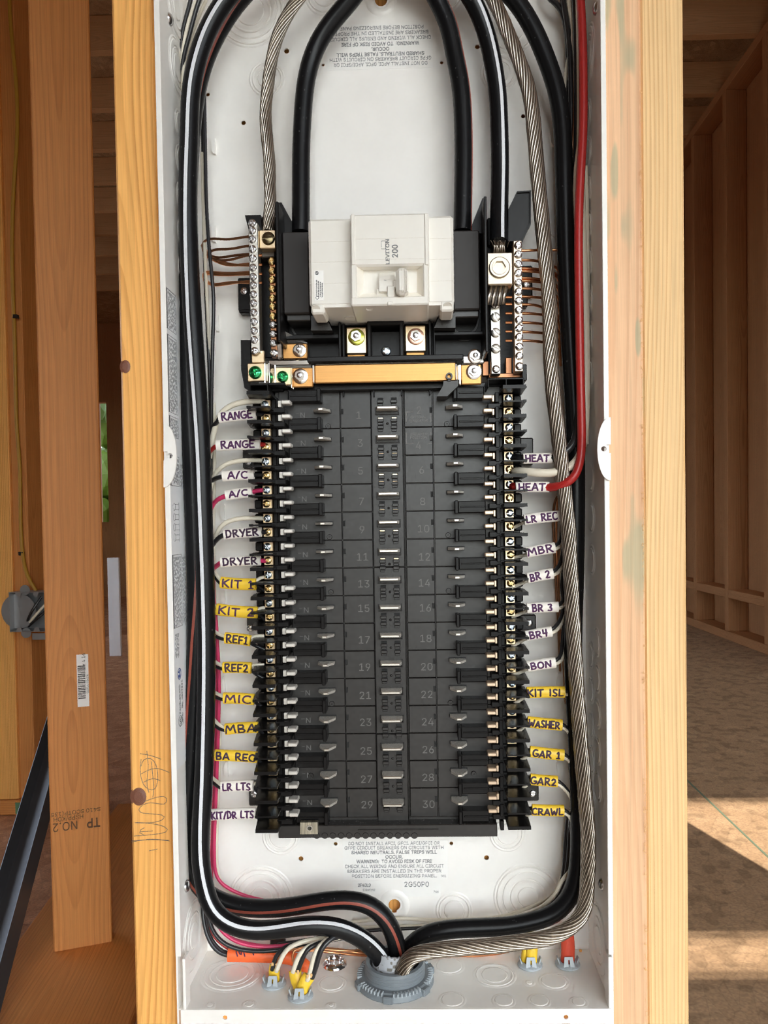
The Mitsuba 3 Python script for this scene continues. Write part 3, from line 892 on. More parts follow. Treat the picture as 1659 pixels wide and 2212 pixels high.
for k2 in range(4):                           # the wiring drawings
    zc = zs(1095 + 22 * k2)
    ms += [aim(lathe([(.0030, 0), (.0034, .0002), (.0030, .0002), (.0030, 0)], 14), (1, 0, 0), [xs_, .017, zc]), side_bar(.0204, .030, zc + .002, zc + .0024), side_bar(.0204, .030, zc - .0024, zc - .002), side_bar(.030, .0303, zc - .004, zc + .004)]
part(k, 'fine_print', join(*ms), 'print_gray', kind='stuff')
for s, y_, h_, yc_, w_ in (('PANELBOARD', 1511, .0030, .021, .025), ('No. 0097821', 1503, .0030, .0275, .024), ('LISTED', 1556, .0022, .0275, .010)):
    part(k, 'lettering', text_at(s, h_, [xs_, yc_, zs(y_)], (0, 0, 1), (0, -1, 0), width=w_), 'print_gray')
part(k, 'certification_mark', join(aim(lathe([(.0042, 0), (.0048, .0002), (.0042, .0002), (.0042, 0)], 20), (1, 0, 0), [xs_, .021, zs(1558)]), text_at('UL', .0034, [xs_, .021, zs(1558)], (0, 0, 1), (0, -1, 0))), 'print_black', label='circled UL mark')
part(k, 'certification_mark', join(aim(lathe([(.0042, 0), (.0050, .0002), (.0042, .0002), (.0042, 0)], 20), (1, 0, 0), [xs_, .021, zs(1456)]), text_at('SA', .0038, [xs_, .0205, zs(1456)], (0, 0, 1), (0, -1, 0), bold=True)), 'print_blue', label='blue SA mark in a ring')
# ------------------------------------------------------------------ breaker interior: the black base with its bus stabs, clips and terminal strips
PITCH = .0254
YBASE = .070
Z0 = P(836, 880, .052)[2]                    # first stab's front edge
Zrow = [Z0 - PITCH * i for i in range(15)]
PR = 1128.0
xw = lambda px, y: P(px, PR, y)[0]           # world x from a pixel column at eye level
dz = lambda px, y: px / S(y)

bus = thing('breaker_rack', 'black plastic breaker rack with numbered empty positions in the middle of the panel box', 'breaker rack')
zt, zb = P(840, 838, YBASE)[2], P(850, 1766, YBASE)[2]
xa, xb = xw(606, YBASE), xw(1084, YBASE)
xs1, xs2 = xw(739, YBASE), xw(938, YBASE)
xc1, xc2 = xw(806, YBASE - .003), xw(873, YBASE - .003)
# the face plates, one per breaker position, with fine gaps between them
gap = .00035
f_pos = {}
for side, (u0, u1) in enumerate(((xs1, xc1 - .0004), (xc2 + .0014, xs2))):
    for i in range(15):
        z1 = (zt if i == 0 else Zrow[i] + PITCH * .385)
        z0 = (zb if i == 14 else Zrow[i] - PITCH * .615)
        k = part(bus, 'position_plate', box3(u0 + gap, u1 - gap, YBASE, YBASE + .012, z0 + gap, z1 - gap, .0004), 'black_plastic')
        f_pos[side, i] = k
for (u0, u1) in ((xa, xs1), (xs2, xb)):
    for i in range(15):
        z1 = (zt if i == 0 else Zrow[i] + PITCH * .385)
        z0 = (zb if i == 14 else Zrow[i] - PITCH * .615)
        part(bus, 'side_plate', box3(u0 + gap, u1 - gap, YBASE + .0006, YBASE + .012, z0 + gap * .6, z1 - gap * .6, .0004), 'black_plastic')
part(bus, 'frame', join(box3(xa - .004, xb + .004, YBASE + .004, YB_ - .0003, zb - .004, zt + .004), box3(xw(553, .073), xw(1126, .073), YBASE + .012, YB_ - .0003, zb + .002, zt + .002)), 'black_plastic')
# centre rail in three lengths, with its double rim on the right
segs = [(0, 6), (6, 12), (12, 15)]
for a, b in segs:
    z1 = zt if a == 0 else Zrow[a] + PITCH * .40
    z0 = zb - .003 if b == 15 else Zrow[b] + PITCH * .40
    part(bus, 'centre_rail', box3(xc1, xc2, YBASE - .0035, YBASE + .01, z0 + gap, z1 - gap, .0005), 'black_plastic')
    part(bus, 'rail_rim', join(box3(xc2, xc2 + .0006, YBASE - .0042, YBASE + .003, z0 + gap, z1 - gap, .0002), box3(xc2 + .0010, xc2 + .0015, YBASE - .0022, YBASE + .003, z0 + gap, z1 - gap, .0002), box3(xs2 - .0004, xs2 + .0004, YBASE - .0008, YBASE + .003, z0 + gap, z1 - gap, .0002)), 'black_plastic')

# bus stabs
sw = 47 / S(.052)
pts = np.array([(-.5, .0), (.5, .0), (.5, -.62), (.44, -1), (-.44, -1), (-.5, -.62)])
YST = .0515


def slab(pts2, th):
    """plate lying flat (in x, y), th thick in z"""
    m = trimesh.creation.extrude_polygon(Polygon(pts2), th, engine='earcut')
    return np.array(m.vertices) - [0, 0, th / 2], np.array(m.faces)


xm = (xc1 + xc2) / 2 + .0003
stab_top = ply(join(slab(np.stack([pts[:, 0] * sw, YBASE + pts[:, 1] * (YBASE - YST - .0016)], 1), .0025)), 'sawn_metal')
nose = ply(box3(-.435 * sw, .435 * sw, YST, YST + .0016, -.0012, .0012, .0005), 'tin_satin')
pock = ply(join(box3(-sw * .56, -sw * .52, YBASE - .0062, YBASE - .002, -.004, .0022, .0002), box3(sw * .52, sw * .56, YBASE - .0062, YBASE - .002, -.004, .0022, .0002), box3(-sw * .56, sw * .56, YBASE - .0062, YBASE - .002, -.0046, -.0040, .0002),
                box3(-sw * .51, sw * .51, YBASE - .0037, YBASE - .0034, -.0038, .0024, .0001)), 'black_plastic')
hk = ply(join(box3(-.0028, .0028, YBASE - .0066, YBASE - .003, -.0018, .0010, .0004), box3(-.0024, .0022, YBASE - .0050, YBASE - .003, -.0042, -.0022, .0003)), 'black_plastic')
hk_slot = ply(box3(-.0026, .0026, YBASE - .0037, YBASE - .0035, .0012, .0034, .0001), 'hole_dark')
hk_brass = ply(box3(-.0022, .0022, YBASE - .0039, YBASE - .0036, .0014, .0026, .0001), 'tan_brass')
pimple = ply(aim(lathe([(0, .0009), (.0008, .0007), (.0013, 0)], 10), (0, -1, 0), [0, YBASE - .0034, 0]), 'black_plastic', True)
for i, z in enumerate(Zrow):
    st = part(bus, 'bus_stab', at(stab_top, T().translate([xm, 0, z])), None)
    part(st, 'nose', at(nose, T().translate([xm, 0, z])), None)
    part(bus, 'stab_pocket', at(pock, T().translate([xm, 0, z])), None)
    rows_ = ((.0095, 1), (.0155, 1)) if i < 14 else ((.0070, 1),)
    if i == 0:
        rows_ = ((-.0075, 1),) + rows_
    for q, (off, _) in enumerate(rows_):
        for sx in (-1, 1):
            p_ = T().translate([xm + sx * .0061, 0, z - off])
            h_ = part(bus, 'retaining_clip', at(hk, p_), None)
            part(h_, 'slot', at(hk_slot, p_), None)
            if (i, q) in ((1, 1), (2, 0), (2, 1), (4, 0), (0, 1), (3, 1), (5, 0)):
                part(h_, 'slot_glint', at(hk_brass, p_), None)
    if i < 14:
        part(bus, 'mould_dot', at(pimple, T().translate([xm, 0, z - .0125])), None)

# neutral clips left and right of the middle
nw = 36 / S(.055)
ntri = np.array([(-.5, .0), (.5, .0), (.5, -.40), (.16, -1), (-.13, -1), (-.5, -.40)])
YN = .053
nc = np.stack([ntri[:, 0] * nw, YBASE + ntri[:, 1] * (YBASE - YN)], 1)
ncl = ply(slab(nc, .0021), 'sawn_metal')
tip = ply(join(box3(-.13 * nw, .16 * nw, YN - .0004, YN + .0008, -.0011, .0011, .0004)), 'tin_satin')
nslot = ply(box3(-nw * .54, nw * .54, YBASE - .0003, YBASE - .0001, -.0018, .0020, .00005), 'hole_dark')
for side, px in ((0, 698), (1, 985)):
    for i, z in enumerate(Zrow):
        zz = z + (P(px, PR, YN)[2] - P(839, PR, YN)[2]) * 0 + (-.0003 if side == 0 else .0008)
        p_ = T().translate([xw(px, .060), 0, zz])
        k = part(bus, 'neutral_clip', at(ncl, p_), None)
        part(k, 'tip', at(tip, p_), None)
        part(bus, 'clip_slot', at(nslot, p_), None)

# dividers between the clips: a bar with a rib, ending in a raised stop
YD = .057
bar_h = 26 / S(YD)
for side, (e0, e1, x_end) in enumerate(((626, 690, 697), (990, 1050, 983))):
    u0, u1 = xw(e0, YD), xw(e1, YD)
    s0, s1 = sorted((xw(x_end, YD - .003), u1 if side == 0 else u0))
    mid = ply(join(box3(u0, u1, YD + .002, YBASE + .002, -bar_h / 2, bar_h / 2, .0008), box3(u0 + .002, u1 - .001, YD + .0008, YD + .004, -.0007, .0007, .0003),
                   box3(u0, u1, YD + .0012, YD + .003, bar_h / 2 - .0007, bar_h / 2, .0002)), 'black_gloss')
    stop = ply(join(box3(s0, s1, YD - .003, YBASE + .002, -bar_h / 2 - .0004, bar_h / 2 + .0004, .0005)), 'black_gloss')
    for i in range(-1, 15):
        z = (Zrow[0] + PITCH if i < 0 else Zrow[i]) - PITCH * .5
        p_ = T().translate([0, 0, z])
        k = part(bus, 'divider', at(mid, p_), None)
        part(k, 'stop', at(stop, p_), None)

# small latch slots beside the seams, moulded dots, the fine moulding lines
for i, z in enumerate(Zrow):
    for px, sg in ((743, 1), (934, -1)):
        c = xw(px, YBASE)
        part(bus, 'latch_slot', join(box3(c - .0011, c - .0007, YBASE - .0008, YBASE + .002, z - .0030, z + .0022, .0001), box3(c - .0007, c + .0011, YBASE - .0004, YBASE + .001, z - .0030, z - .0026, .0001), box3(c + .0007, c + .0011, YBASE - .0008, YBASE + .002, z - .0030, z + .0022, .0001), box3(c - .0007, c + .0007, YBASE - .0002, YBASE + .001, z - .0026, z + .0020, .00005)), 'hole_dark')
dot = lathe([(0, .0002), (.0007, .0002), (.0009, .0010), (.0021, .0010), (.0025, 0)], 16)
for (px, py) in ((709, 921), (712, 1160), (715, 1279), (717, 1520), (672, 1675), (965, 916), (968, 1156), (969, 1276), (973, 1518), (1023, 1671)):
    part(bus, 'moulded_dot', aim(dot, (0, -1, 0), P(px, py, YBASE + .0003)), 'black_plastic', smooth=30)

# numerals
nums = {1: (775, 897), 3: (778, 957), 5: (779, 1017), 7: (781, 1083), 9: (782, 1144), 11: (783, 1203), 13: (786, 1261), 15: (786, 1314), 17: (787, 1382), 19: (788, 1441), 21: (789, 1502), 23: (790, 1560), 25: (791, 1622), 27: (792, 1683), 29: (793, 1738),
        2: (905, 886), 4: (904, 962), 6: (911, 1015), 8: (913, 1083), 10: (915, 1142), 12: (917, 1203), 14: (917, 1259), 16: (919, 1313), 18: (920, 1379), 20: (922, 1440), 22: (922, 1500), 24: (924, 1559), 26: (925, 1619), 28: (925, 1679), 30: (926, 1737)}
for n, (px, py) in nums.items():
    w = 17 / S(YBASE)
    i = (n - 1) // 2
    part(f_pos[0 if n % 2 else 1, i], 'numeral', text_at(str(n), 16 / S(YBASE), P(px, py, YBASE - .0001)), 'numeral_gray')
for s, px, py, w in (('OPTIONAL', 904, 901, 33), ('GENERATOR', 904, 909, 41), ('BREAKER', 905, 938, 36), ('POSITION', 904, 945, 36)):
    part(f_pos[1, 0 if py < 920 else 1], 'lettering', text_at(s, 5.5 / S(YBASE), P(px, py, YBASE - .0001), bold=True, width=w / S(YBASE)), 'numeral_gray')
for (x0, y0, x1, y1, r) in ((876, 889, 893, 891, 0), (876, 889, 879, 911, 0), (929, 893, 932, 911, 0), (876, 934, 879, 959, 1), (876, 957, 894, 959, 1), (929, 934, 932, 950, 1), (925, 957, 932, 959, 1)):
    part(f_pos[1, r], 'position_mark', pbox(x0, y0, x1, y1, YBASE - .0002, .0004, .0001), 'numeral_gray')
for i, z in enumerate(Zrow):
    c = xw(656, YBASE + .0006)
    zz = z - .003
    part(bus, 'lettering', join(text_at('N', 11 / S(YBASE), [c + .0009, YBASE + .0005, zz], width=10 / S(YBASE)), box3(c - .0056, c - .0026, YBASE + .0003, YBASE + .0007, zz + .0012, zz + .0015, .00005)), 'numeral_gray')

# the lower ledge with the scalloped lip, and the sawn metal tab in it
YL = .0555
lz1, lz0 = P(850, 1782, YL)[2], P(850, 1809, YL)[2]
lx0, lx1 = xw(588, YL), xw(1066, YL)
part(bus, 'lower_ledge', join(box3(lx0, lx1, YL, YB_ - .0003, lz0, lz1, .0006), box3(lx0 + .002, lx1 - .002, YBASE - .001, YB_ - .002, lz1 - .001, zb + .001, .0004), box3(xw(762, YL), xw(938, YL), YL - .0012, YL + .004, lz1 - .0046, lz1 - .0036, .0003)), 'black_plastic')
for k in range(13):
    c = P(684 + 17.6 * k, 1808, YL)
    part(bus, 'scallop', aim(lathe([(0, .0012), (.0026, .0012), (.0030, .0004), (.0030, 0)], 14), (0, -1, 0), [c[0], YL + .0005, c[2] + .0012]), 'black_plastic')
c0, c1 = P(649, 1775, YL - .002), P(687, 1800, YL - .002)
tabp = sbox(c0[0], c1[2], c1[0], c0[2]).difference(Point((c0[0] + c1[0]) / 2 + .0006, (c0[2] + c1[2]) / 2).buffer(.0018))
kt = part(bus, 'bus_end_tab', extrude(tabp, YL - .004, YL + .001), mat('sawn_tin', proc(lambda p, n, uv: mi.Color3f(.50, .46, .36) * (.5 + .8 * noise(p.x * 1800, 0, p.z * 60))), .4, .9), label='sawn metal tab with a threaded hole')
part(kt, 'hole_rim', aim(lathe([(.0018, .0002), (.0028, .0002), (.0030, 0)], 16), (0, -1, 0), [(c0[0] + c1[0]) / 2 + .0006, YL - .004, (c0[2] + c1[2]) / 2]), 'tin_satin')

# ---- terminal strips
YK = .0575                                    # face of the terminal blocks
YFN = .0295                                   # front of the fins


def screw_head(r=.0042, h=.0022, kind='combo'):
    """pan head with a slot and a cross cut into it"""
    import manifold3d as m3
    prof = [(0, 0), (r, 0), (r, h * .35), (r * .86, h * .78), (r * .55, h), (0, h)]
    s = m3.CrossSection([np.array(prof)]).revolve(22)
    cuts = [m3.Manifold.cube((2.2 * r, r * .24, h), True).translate((0, 0, h))]
    if kind != 'slot':
        cuts.append(m3.Manifold.cube((r * .24, 1.0 * r, h * 1.2), True).translate((0, 0, h)))
        cuts.append(m3.Manifold.cube((.42 * r, .42 * r, h * 1.5), True).rotate((0, 0, 45)).translate((0, 0, h)))
    if kind == 'phillips':
        cuts = [m3.Manifold.cube((1.15 * r, r * .26, h * 1.3), True).translate((0, 0, h)), m3.Manifold.cube((r * .26, 1.15 * r, h * 1.3), True).translate((0, 0, h))]
    for c in cuts:
        s = s - c
    m = s.to_mesh()
    return np.array(m.vert_properties[:, :3], float), np.array(m.tri_verts)


def spinT(x, y, z, spin):
    """a head modelled along +z, turned to face the room"""
    R = frame((0, -1.0, 0))
    c, s = math.cos(spin), math.sin(spin)
    M = np.eye(4)
    M[:3, :3] = R @ np.array([[c, -s, 0], [s, c, 0], [0, 0, 1]])
    M[:3, 3] = x, y, z
    return T(M.tolist())


r_s = 8.2 / S(YK)
sh = screw_head(r_s, .0024)
sh_zinc, sh_bronze = ply(sh, 'zinc_blue', 28), ply(sh, 'bronze_screw', 28)
cup = lathe([(r_s + .0001, .0003), (r_s + .0005, .0005), (r_s + .0008, .0001)], 22)
rng = np.random.default_rng(77)
BW, BH = 21 / S(YK), 21 / S(YK)
STRIP = {}
for side in (0, 1):
    L = side == 0
    sg = 1 if L else -1
    nm = 'terminal_strip'
    ts = thing(nm, ['black terminal strip with tan screw blocks along the left edge of the numbered breaker rack', 'black terminal strip with tan screw blocks along the right edge of the numbered breaker rack'][side], 'terminal strip')
    STRIP[side] = ts
    bx_ = xw(578.5 if L else 1100.5, YK)
    offs = ((-13.2, 16.7) if L else (-14.0, 14.6))
    zref = -.0003 if L else .0008
    # the moulded channel behind
    u = lambda px, y=YK: xw(px, y)
    zt_, zb_ = Zrow[0] + .0105, Zrow[14] - .0165
    if L:
        part(ts, 'channel', join(box3(u(590), u(600), .060, YBASE + .012, zb_, zt_), box3(u(601), u(604), .0575, YBASE + .012, zb_, zt_, .0004), box3(u(566), u(590), .064, YBASE + .012, zb_, zt_)), 'black_gloss')
    else:
        part(ts, 'channel', join(box3(u(1080), u(1089), .060, YBASE + .012, zb_, zt_), box3(u(1076), u(1079), .0575, YBASE + .012, zb_, zt_, .0004), box3(u(1089), u(1112), .064, YBASE + .012, zb_, zt_)), 'black_gloss')
    blk = ply(move(bbox(BW, .007, BH, .0005), [bx_, YK + .0035, 0]), 'tan_brass')
    # contact: upright plate and the tongue that the breaker clips on
    if L:
        plate_ = box3(u(605, .055), u(613, .055), .0545, .064, -7 / S(.055), 7 / S(.055), .0004)
        tongue = box3(u(612, .049), u(632, .049), .0485, .060, -4.2 / S(.049), 4.2 / S(.049), .0007)
        guard = join(box3(u(586, .050), u(619, .050), .050, .066, -.0021, .0021, .0004), box3(u(590, .050), u(606, .050), .0535, .066, -.0105, .0105, .0004) if False else box3(u(586, .050), u(619, .050), .0525, .066, -.0026, -.0018, .0003))
        wing = box3(u(551, .067), u(568, .067), .066, YBASE + .012, -.0042, .0042, .001)
    else:
        plate_ = box3(u(1066, .055), u(1071, .055), .0545, .064, -7 / S(.055), 7 / S(.055), .0004)
        tongue = box3(u(1047, .049), u(1067, .049), .0485, .060, -4.2 / S(.049), 4.2 / S(.049), .0007)
        guard = join(box3(u(1058, .052), u(1090, .052), .056, .066, -.0023, .0023, .0004), box3(u(1073, .054), u(1081, .054), .054, .066, .0030, .0118, .0004), box3(u(1073, .054), u(1081, .054), .054, .066, -.0118 + .0002, -.0030, .0004))
        wing = box3(u(1112, .067), u(1128, .067), .066, YBASE + .012, -.0042, .0042, .001)
    plate_d, tongue_d, guard_d, wing_d = ply(plate_, 'tin_white' if L else 'tin_warm'), ply(tongue, 'tin_white' if L else 'tin_warm'), ply(guard, 'black_gloss'), ply(wing, 'black_gloss')
    # fins: trapezoid plates, wide at the back
    o, i_ = (538, 587) if L else (1140, 1090)
    fx0, fx1 = u(o, YFN), u(i_, YFN)
    bxo = u(o + sg * 10, .066)
    fin_pts = [(fx0, YFN), (fx1, YFN), (fx1, .072), (bxo, .072), (bxo, .060)]
    fin_thin, fin_thick = ply(slab(fin_pts, .0014), 'black_gloss'), ply(join(slab(fin_pts, .0024), move(slab([(fx0, YFN), (fx1, YFN), (fx1, YFN + .0012), (fx0 + sg * .0006, YFN + .0012)], .0030), [0, 0, 0])), 'black_gloss')
    fin_lip = ply(join(slab(fin_pts, .0013), slab([(fx0 - sg * .0002, YFN - .0002), (fx0 + sg * .0022, YFN - .0002), (fx0 + sg * .0030, YFN + .0016), (fx0 + sg * .0004, YFN + .0016)], .0022)), 'black_gloss')
    for i, z in enumerate(Zrow):
        for q, off in enumerate(offs):
            zz = z + zref - off / S(YK)
            p_ = T().translate([0, 0, zz])
            b_ = part(ts, 'terminal_block', at(blk, p_), None)
            silver = (q == 0) if L else (q == 0)
            part(b_, 'screw', at(sh_zinc if silver else sh_bronze, spinT(bx_ + rng.normal(0, .0002) - sg * .0004, YK, zz, rng.uniform(0, 6.28))), None, label='bluish zinc screw' if silver else 'bronze coloured screw')
            c_ = part(ts, 'contact_plate', at(plate_d, p_), None)
            part(ts, 'contact_tongue', at(tongue_d, T().translate([0, 0, zz + .0007])), None)
            part(ts, 'wing', at(wing_d, p_), None)
        part(ts, 'fin', at(fin_lip, T().translate([0, 0, z + zref - 1.5 / S(YFN)])), None)
        part(ts, 'fin', at(fin_thick, T().translate([0, 0, z + zref - 33 / S(YFN)])), None)
        for g_ in (1.5, 33):
            part(ts, 'guard', at(guard_d, T().translate([0, 0, z + zref - g_ / S(YFN)])), None)
    part(ts, 'fin', at(fin_thick, T().translate([0, 0, Zrow[0] + zref + 29.5 / S(YFN)])), None)
# mounting feet with their screws
for (x0, y0, x1, y1, sx, sy) in ((524, 968, 560, 1012, 537, 998), (533, 1330, 560, 1362, 541, 1357), (537, 1690, 560, 1742, 549, 1715), (1118, 946, 1152, 1004, 0, 0), (1118, 1328, 1158, 1362, 1143, 1345), (1118, 1680, 1164, 1731, 1151, 1714)):
    k = part(bus, 'mounting_foot', pbox(x0, y0, x1, y1, .080, .0097, .001), 'black_plastic')
    if sx:
        part(k, 'screw', aim(screw_head(.0034, .002, 'phillips'), (0, -1, 0), P(sx, sy, .080)), 'zinc', smooth=30)
# ------------------------------------------------------------------ main breaker
mb = thing('main_breaker', 'large white main circuit breaker with an off switch between black terminal boxes', 'circuit breaker')
YW, YM = .0115, .0015


def prism(pts, y0, y1, m=None):
    return ppoly(pts, y0, y1 - y0)


# wings
part(mb, 'wing', join(pbox(667, 473, 763, 660, YW, .045, .0022), pbox(672, 655, 701, 678, YW, .030, .0015)), 'white_plastic')
part(mb, 'wing', join(pbox(921, 467, 980, 655, YW, .045, .0022), pbox(951, 648, 980, 672, YW, .030, .0015)), 'white_plastic')
for (x, y) in ((682, 667), (967, 661)):
    c = P(x, y, YW)
    part(mb, 'wing_hole', aim(lathe([(0, .0001), (.0030, .0001), (.0034, .0005), (.0037, 0)], 16), (0, -.75, -.66), c + [0, .0, 0]), 'white_plastic_dark')
# centre housing: a frame round the switch recess
zrec = .0125
part(mb, 'housing', join(pbox(758, 462, 926, 573, YM, .055, .0016), pbox(758, 640, 926, 659, YM, .055, .0012), pbox(758, 566, 771, 645, YM, .055, .0010), pbox(914, 566, 926, 645, YM, .055, .0010), pbox(765, 560, 920, 646, YM + zrec, .04, .0008)), 'white_plastic')
a, b, c_, d_ = P(769, 571, YM + .0004), P(916, 569, YM + .0004), P(898, 585, YM + zrec), P(788, 587, YM + zrec)
v = np.array([a, b, c_, d_, a + [0, .02, 0], b + [0, .02, 0]])
part(mb, 'recess_slope', (v, np.array([[0, 2, 1], [0, 3, 2], [0, 4, 3], [1, 2, 5]])), 'white_plastic')
for (q0, q1, q2, q3) in (((770, 573), (770, 642), (788, 634), (788, 587)), ((915, 571), (898, 585), (898, 632), (915, 640))):
    p_ = [P(*q0, YM + .0006), P(*q1, YM + (.0006 if q0[0] < 800 else zrec)), P(*q2, YM + zrec), P(*q3, YM + (zrec if q0[0] < 800 else .0006))]
    if q0[0] > 800:
        p_[0], p_[1], p_[2], p_[3] = P(915, 571, YM + .0006), P(898, 585, YM + zrec), P(898, 632, YM + zrec), P(915, 640, YM + .0006)
    part(mb, 'recess_slope', (np.array(p_), np.array([[0, 1, 2], [0, 2, 3]])), mat('white_plastic_two', (.80, .76, .68), .42, two=True))
p_ = [P(770, 643, YM + .0006), P(915, 641, YM + .0006), P(898, 630, YM + zrec), P(788, 632, YM + zrec)]
part(mb, 'recess_slope', (np.array(p_), np.array([[0, 1, 2], [0, 2, 3]])), 'white_plastic_two')
part(mb, 'housing_ridge', pbox(758, 463, 767, 571, YM - .0012, .004, .0007), 'white_plastic')
part(mb, 'housing_ridge', pbox(917, 461, 926, 571, YM - .0012, .004, .0007), 'white_plastic')
for (x0, y, x1, yf) in ((669, 522, 757, YW), (669, 566, 757, YW), (669, 612, 757, YW), (928, 515, 979, YW), (928, 560, 979, YW), (928, 607, 979, YW), (768, 515, 916, YM), (768, 560, 916, YM)):
    part(mb, 'parting_line', pbox(x0, y - .5, x1, y + .4, yf - .00006, .0002, .00005), 'white_plastic_dark')
# switch: hub, label face, handle
hubc = P(836, 612, YM + .010)
ah = np.linspace(-.35, math.pi * .62, 12)
hub = []
R_ = .0115
prof = [(hubc[1] + .004 - R_ * math.cos(t) , hubc[2] - .004 + R_ * math.sin(t) * 1.15) for t in ah] + [(hubc[1] + .012, hubc[2] + .005), (hubc[1] + .012, hubc[2] - .008)]
m_ = trimesh.creation.extrude_polygon(Polygon(prof), 33 / S(YM), engine='earcut')
v_ = np.array(m_.vertices)
sw_ = part(mb, 'switch', (np.stack([v_[:, 2] + P(819, 600, YM + .004)[0], v_[:, 0], v_[:, 1]], 1), np.array(m_.faces)), 'white_plastic', smooth=25)
part(sw_, 'position_face', pbox(824, 602, 851, 620, YM + .0035, .003, .0004), 'white_plastic_dark')
part(sw_, 'lettering', join(text_at('OFF', 7.5 / S(YM), P(833.5, 612, YM + .0033), (0, 0, 1), (-1, 0, 0), width=15 / S(YM)), text_at('O', 5.5 / S(YM), P(842, 610, YM + .0033), (0, 0, 1), (-1, 0, 0))), 'print_gray')
part(sw_, 'handle', join(pbox(855, 577, 881, 634, YM - .0075, .016, .0035), pbox(848, 604, 858, 622, YM + .001, .010, .001)), 'white_plastic', smooth=35)
part(sw_, 'grip_ribs', join(*[pbox(868 + 3.4 * k, 579, 869.5 + 3.4 * k, 630, YM - .0080, .001, .0002) for k in range(4)]), 'white_plastic')
part(mb, 'stop_block', join(pbox(836, 617, 853, 643, YM + .001, .010, .0008), pbox(812, 622, 838, 640, YM + .007, .006, .0008)), 'white_plastic')
part(mb, 'lip_notch', pbox(837, 651, 849, 659, YM - .0015, .004, .0006), 'white_plastic')
c = P(797, 664, .006)
part(mb, 'rivet', aim(lathe([(0, .0002), (.0022, .0002), (.0026, .0010), (.0034, .0010), (.0036, 0)], 16), (0, -.25, -.97), [c[0], .0105, P(797, 660, YM)[2] + .0004]), 'white_plastic')
part(mb, 'lettering', join(text_at('LEVITON', 7.6 / S(YM), P(837, 544, YM - .0001), (0, 0, 1), (-1, 0, 0), True, 53 / S(YM)), text_at('200', 12 / S(YM), P(853, 542.5, YM - .0001), (0, 0, 1), (-1, 0, 0), True, 27 / S(YM)),
                            *[pbox(x0, y0, x1, y1, YM - .0002, .0003, .00003) for x0, y0, x1, y1 in ((823.5, 520, 833, 520.8), (823.5, 520, 824.3, 538), (823.5, 537.2, 833, 538), (832.2, 520, 833, 538))]), 'print_gray', label='grey maker name and rating, reading upwards')
lb = part(mb, 'rating_label', pbox(679, 585, 699, 649, YW - .0003, .0004, .0001), 'clear_label', label='small printed rating label')
ms = []
rng = np.random.default_rng(5)
for c in range(4):
    y0_ = 605 + 2 * c
    while y0_ < 640:
        l = rng.uniform(1.5, 5)
        ms.append(pbox(682.5 + 4.1 * c, y0_, 685 + 4.1 * c, min(y0_ + l, 642), YW - .0005, .0003, .00003))
        y0_ += l + 1.2
part(lb, 'fine_print', join(*ms), 'print_gray', kind='stuff')
part(lb, 'certification_mark', join(aim(lathe([(.0010, 0), (.0014, .0002), (.0010, .0002), (.0010, 0)], 14), (0, -1, 0), P(685.5, 643.5, YW - .0003)), text_at('SA', 4 / S(YW), P(684.5, 590, YW - .0004), (0, 0, 1), (-1, 0, 0), True), aim(lathe([(.0012, 0), (.0016, .0002), (.0012, .0002), (.0012, 0)], 14), (0, -1, 0), P(684.5, 590, YW - .0003))), 'print_black')
# the body under the cap narrows towards the wall
zA, zBk = P(830, 660, YM + .008)[2], P(830, 500, YM)[2]
x0f, x1f, x0b, x1b = P(697, 665, .012)[0], P(954, 665, .012)[0], P(716, 705, .073)[0], P(940, 705, .073)[0]
vv = np.array([[x0f, .012, zA], [x1f, .012, zA], [x1b, .073, zA], [x0b, .073, zA], [x0f, .012, zBk], [x1f, .012, zBk], [x1b, .073, zBk], [x0b, .073, zBk]])
part(mb, 'underbody', (vv, np.array([[0, 3, 2], [0, 2, 1], [4, 5, 6], [4, 6, 7], [0, 1, 5], [0, 5, 4], [1, 2, 6], [1, 6, 5], [2, 3, 7], [2, 7, 6], [3, 0, 4], [3, 4, 7]])), 'white_plastic')
for (px, r) in ((770, 18), (898, 18)):
    part(mb, 'moulded_disc', aim(lathe([(0, .0003), (.006, .0003), (.0065, .0006), (.0072, .0006), (.0076, 0)], 22), (0, 0, -1), [xw(px, .05), .047, zA]), 'white_plastic', smooth=30)
# black terminal boxes at both sides
for (x0, y0, x1, y1) in ((611, 502, 668, 676), (979, 499, 1036, 667)):
    k = part(mb, 'terminal_box', pbox(x0, y0, x1, y1, .045, .040, .001), 'black_plastic_matte', label='black terminal box')
for (x0, y0, x1, y1) in ((619, 675, 672, 693), (980, 666, 1034, 685)):
    part(mb, 'box_foot', pbox(x0, y0, x1, y1, .050, .03, .0008), 'black_plastic')
part(mb, 'box_foot', ppoly([(672, 682), (704, 682), (718, 714), (672, 714)], .046, .03), 'black_plastic')
part(mb, 'box_foot', ppoly([(951, 676), (984, 676), (984, 708), (938, 708)], .046, .03), 'black_plastic')

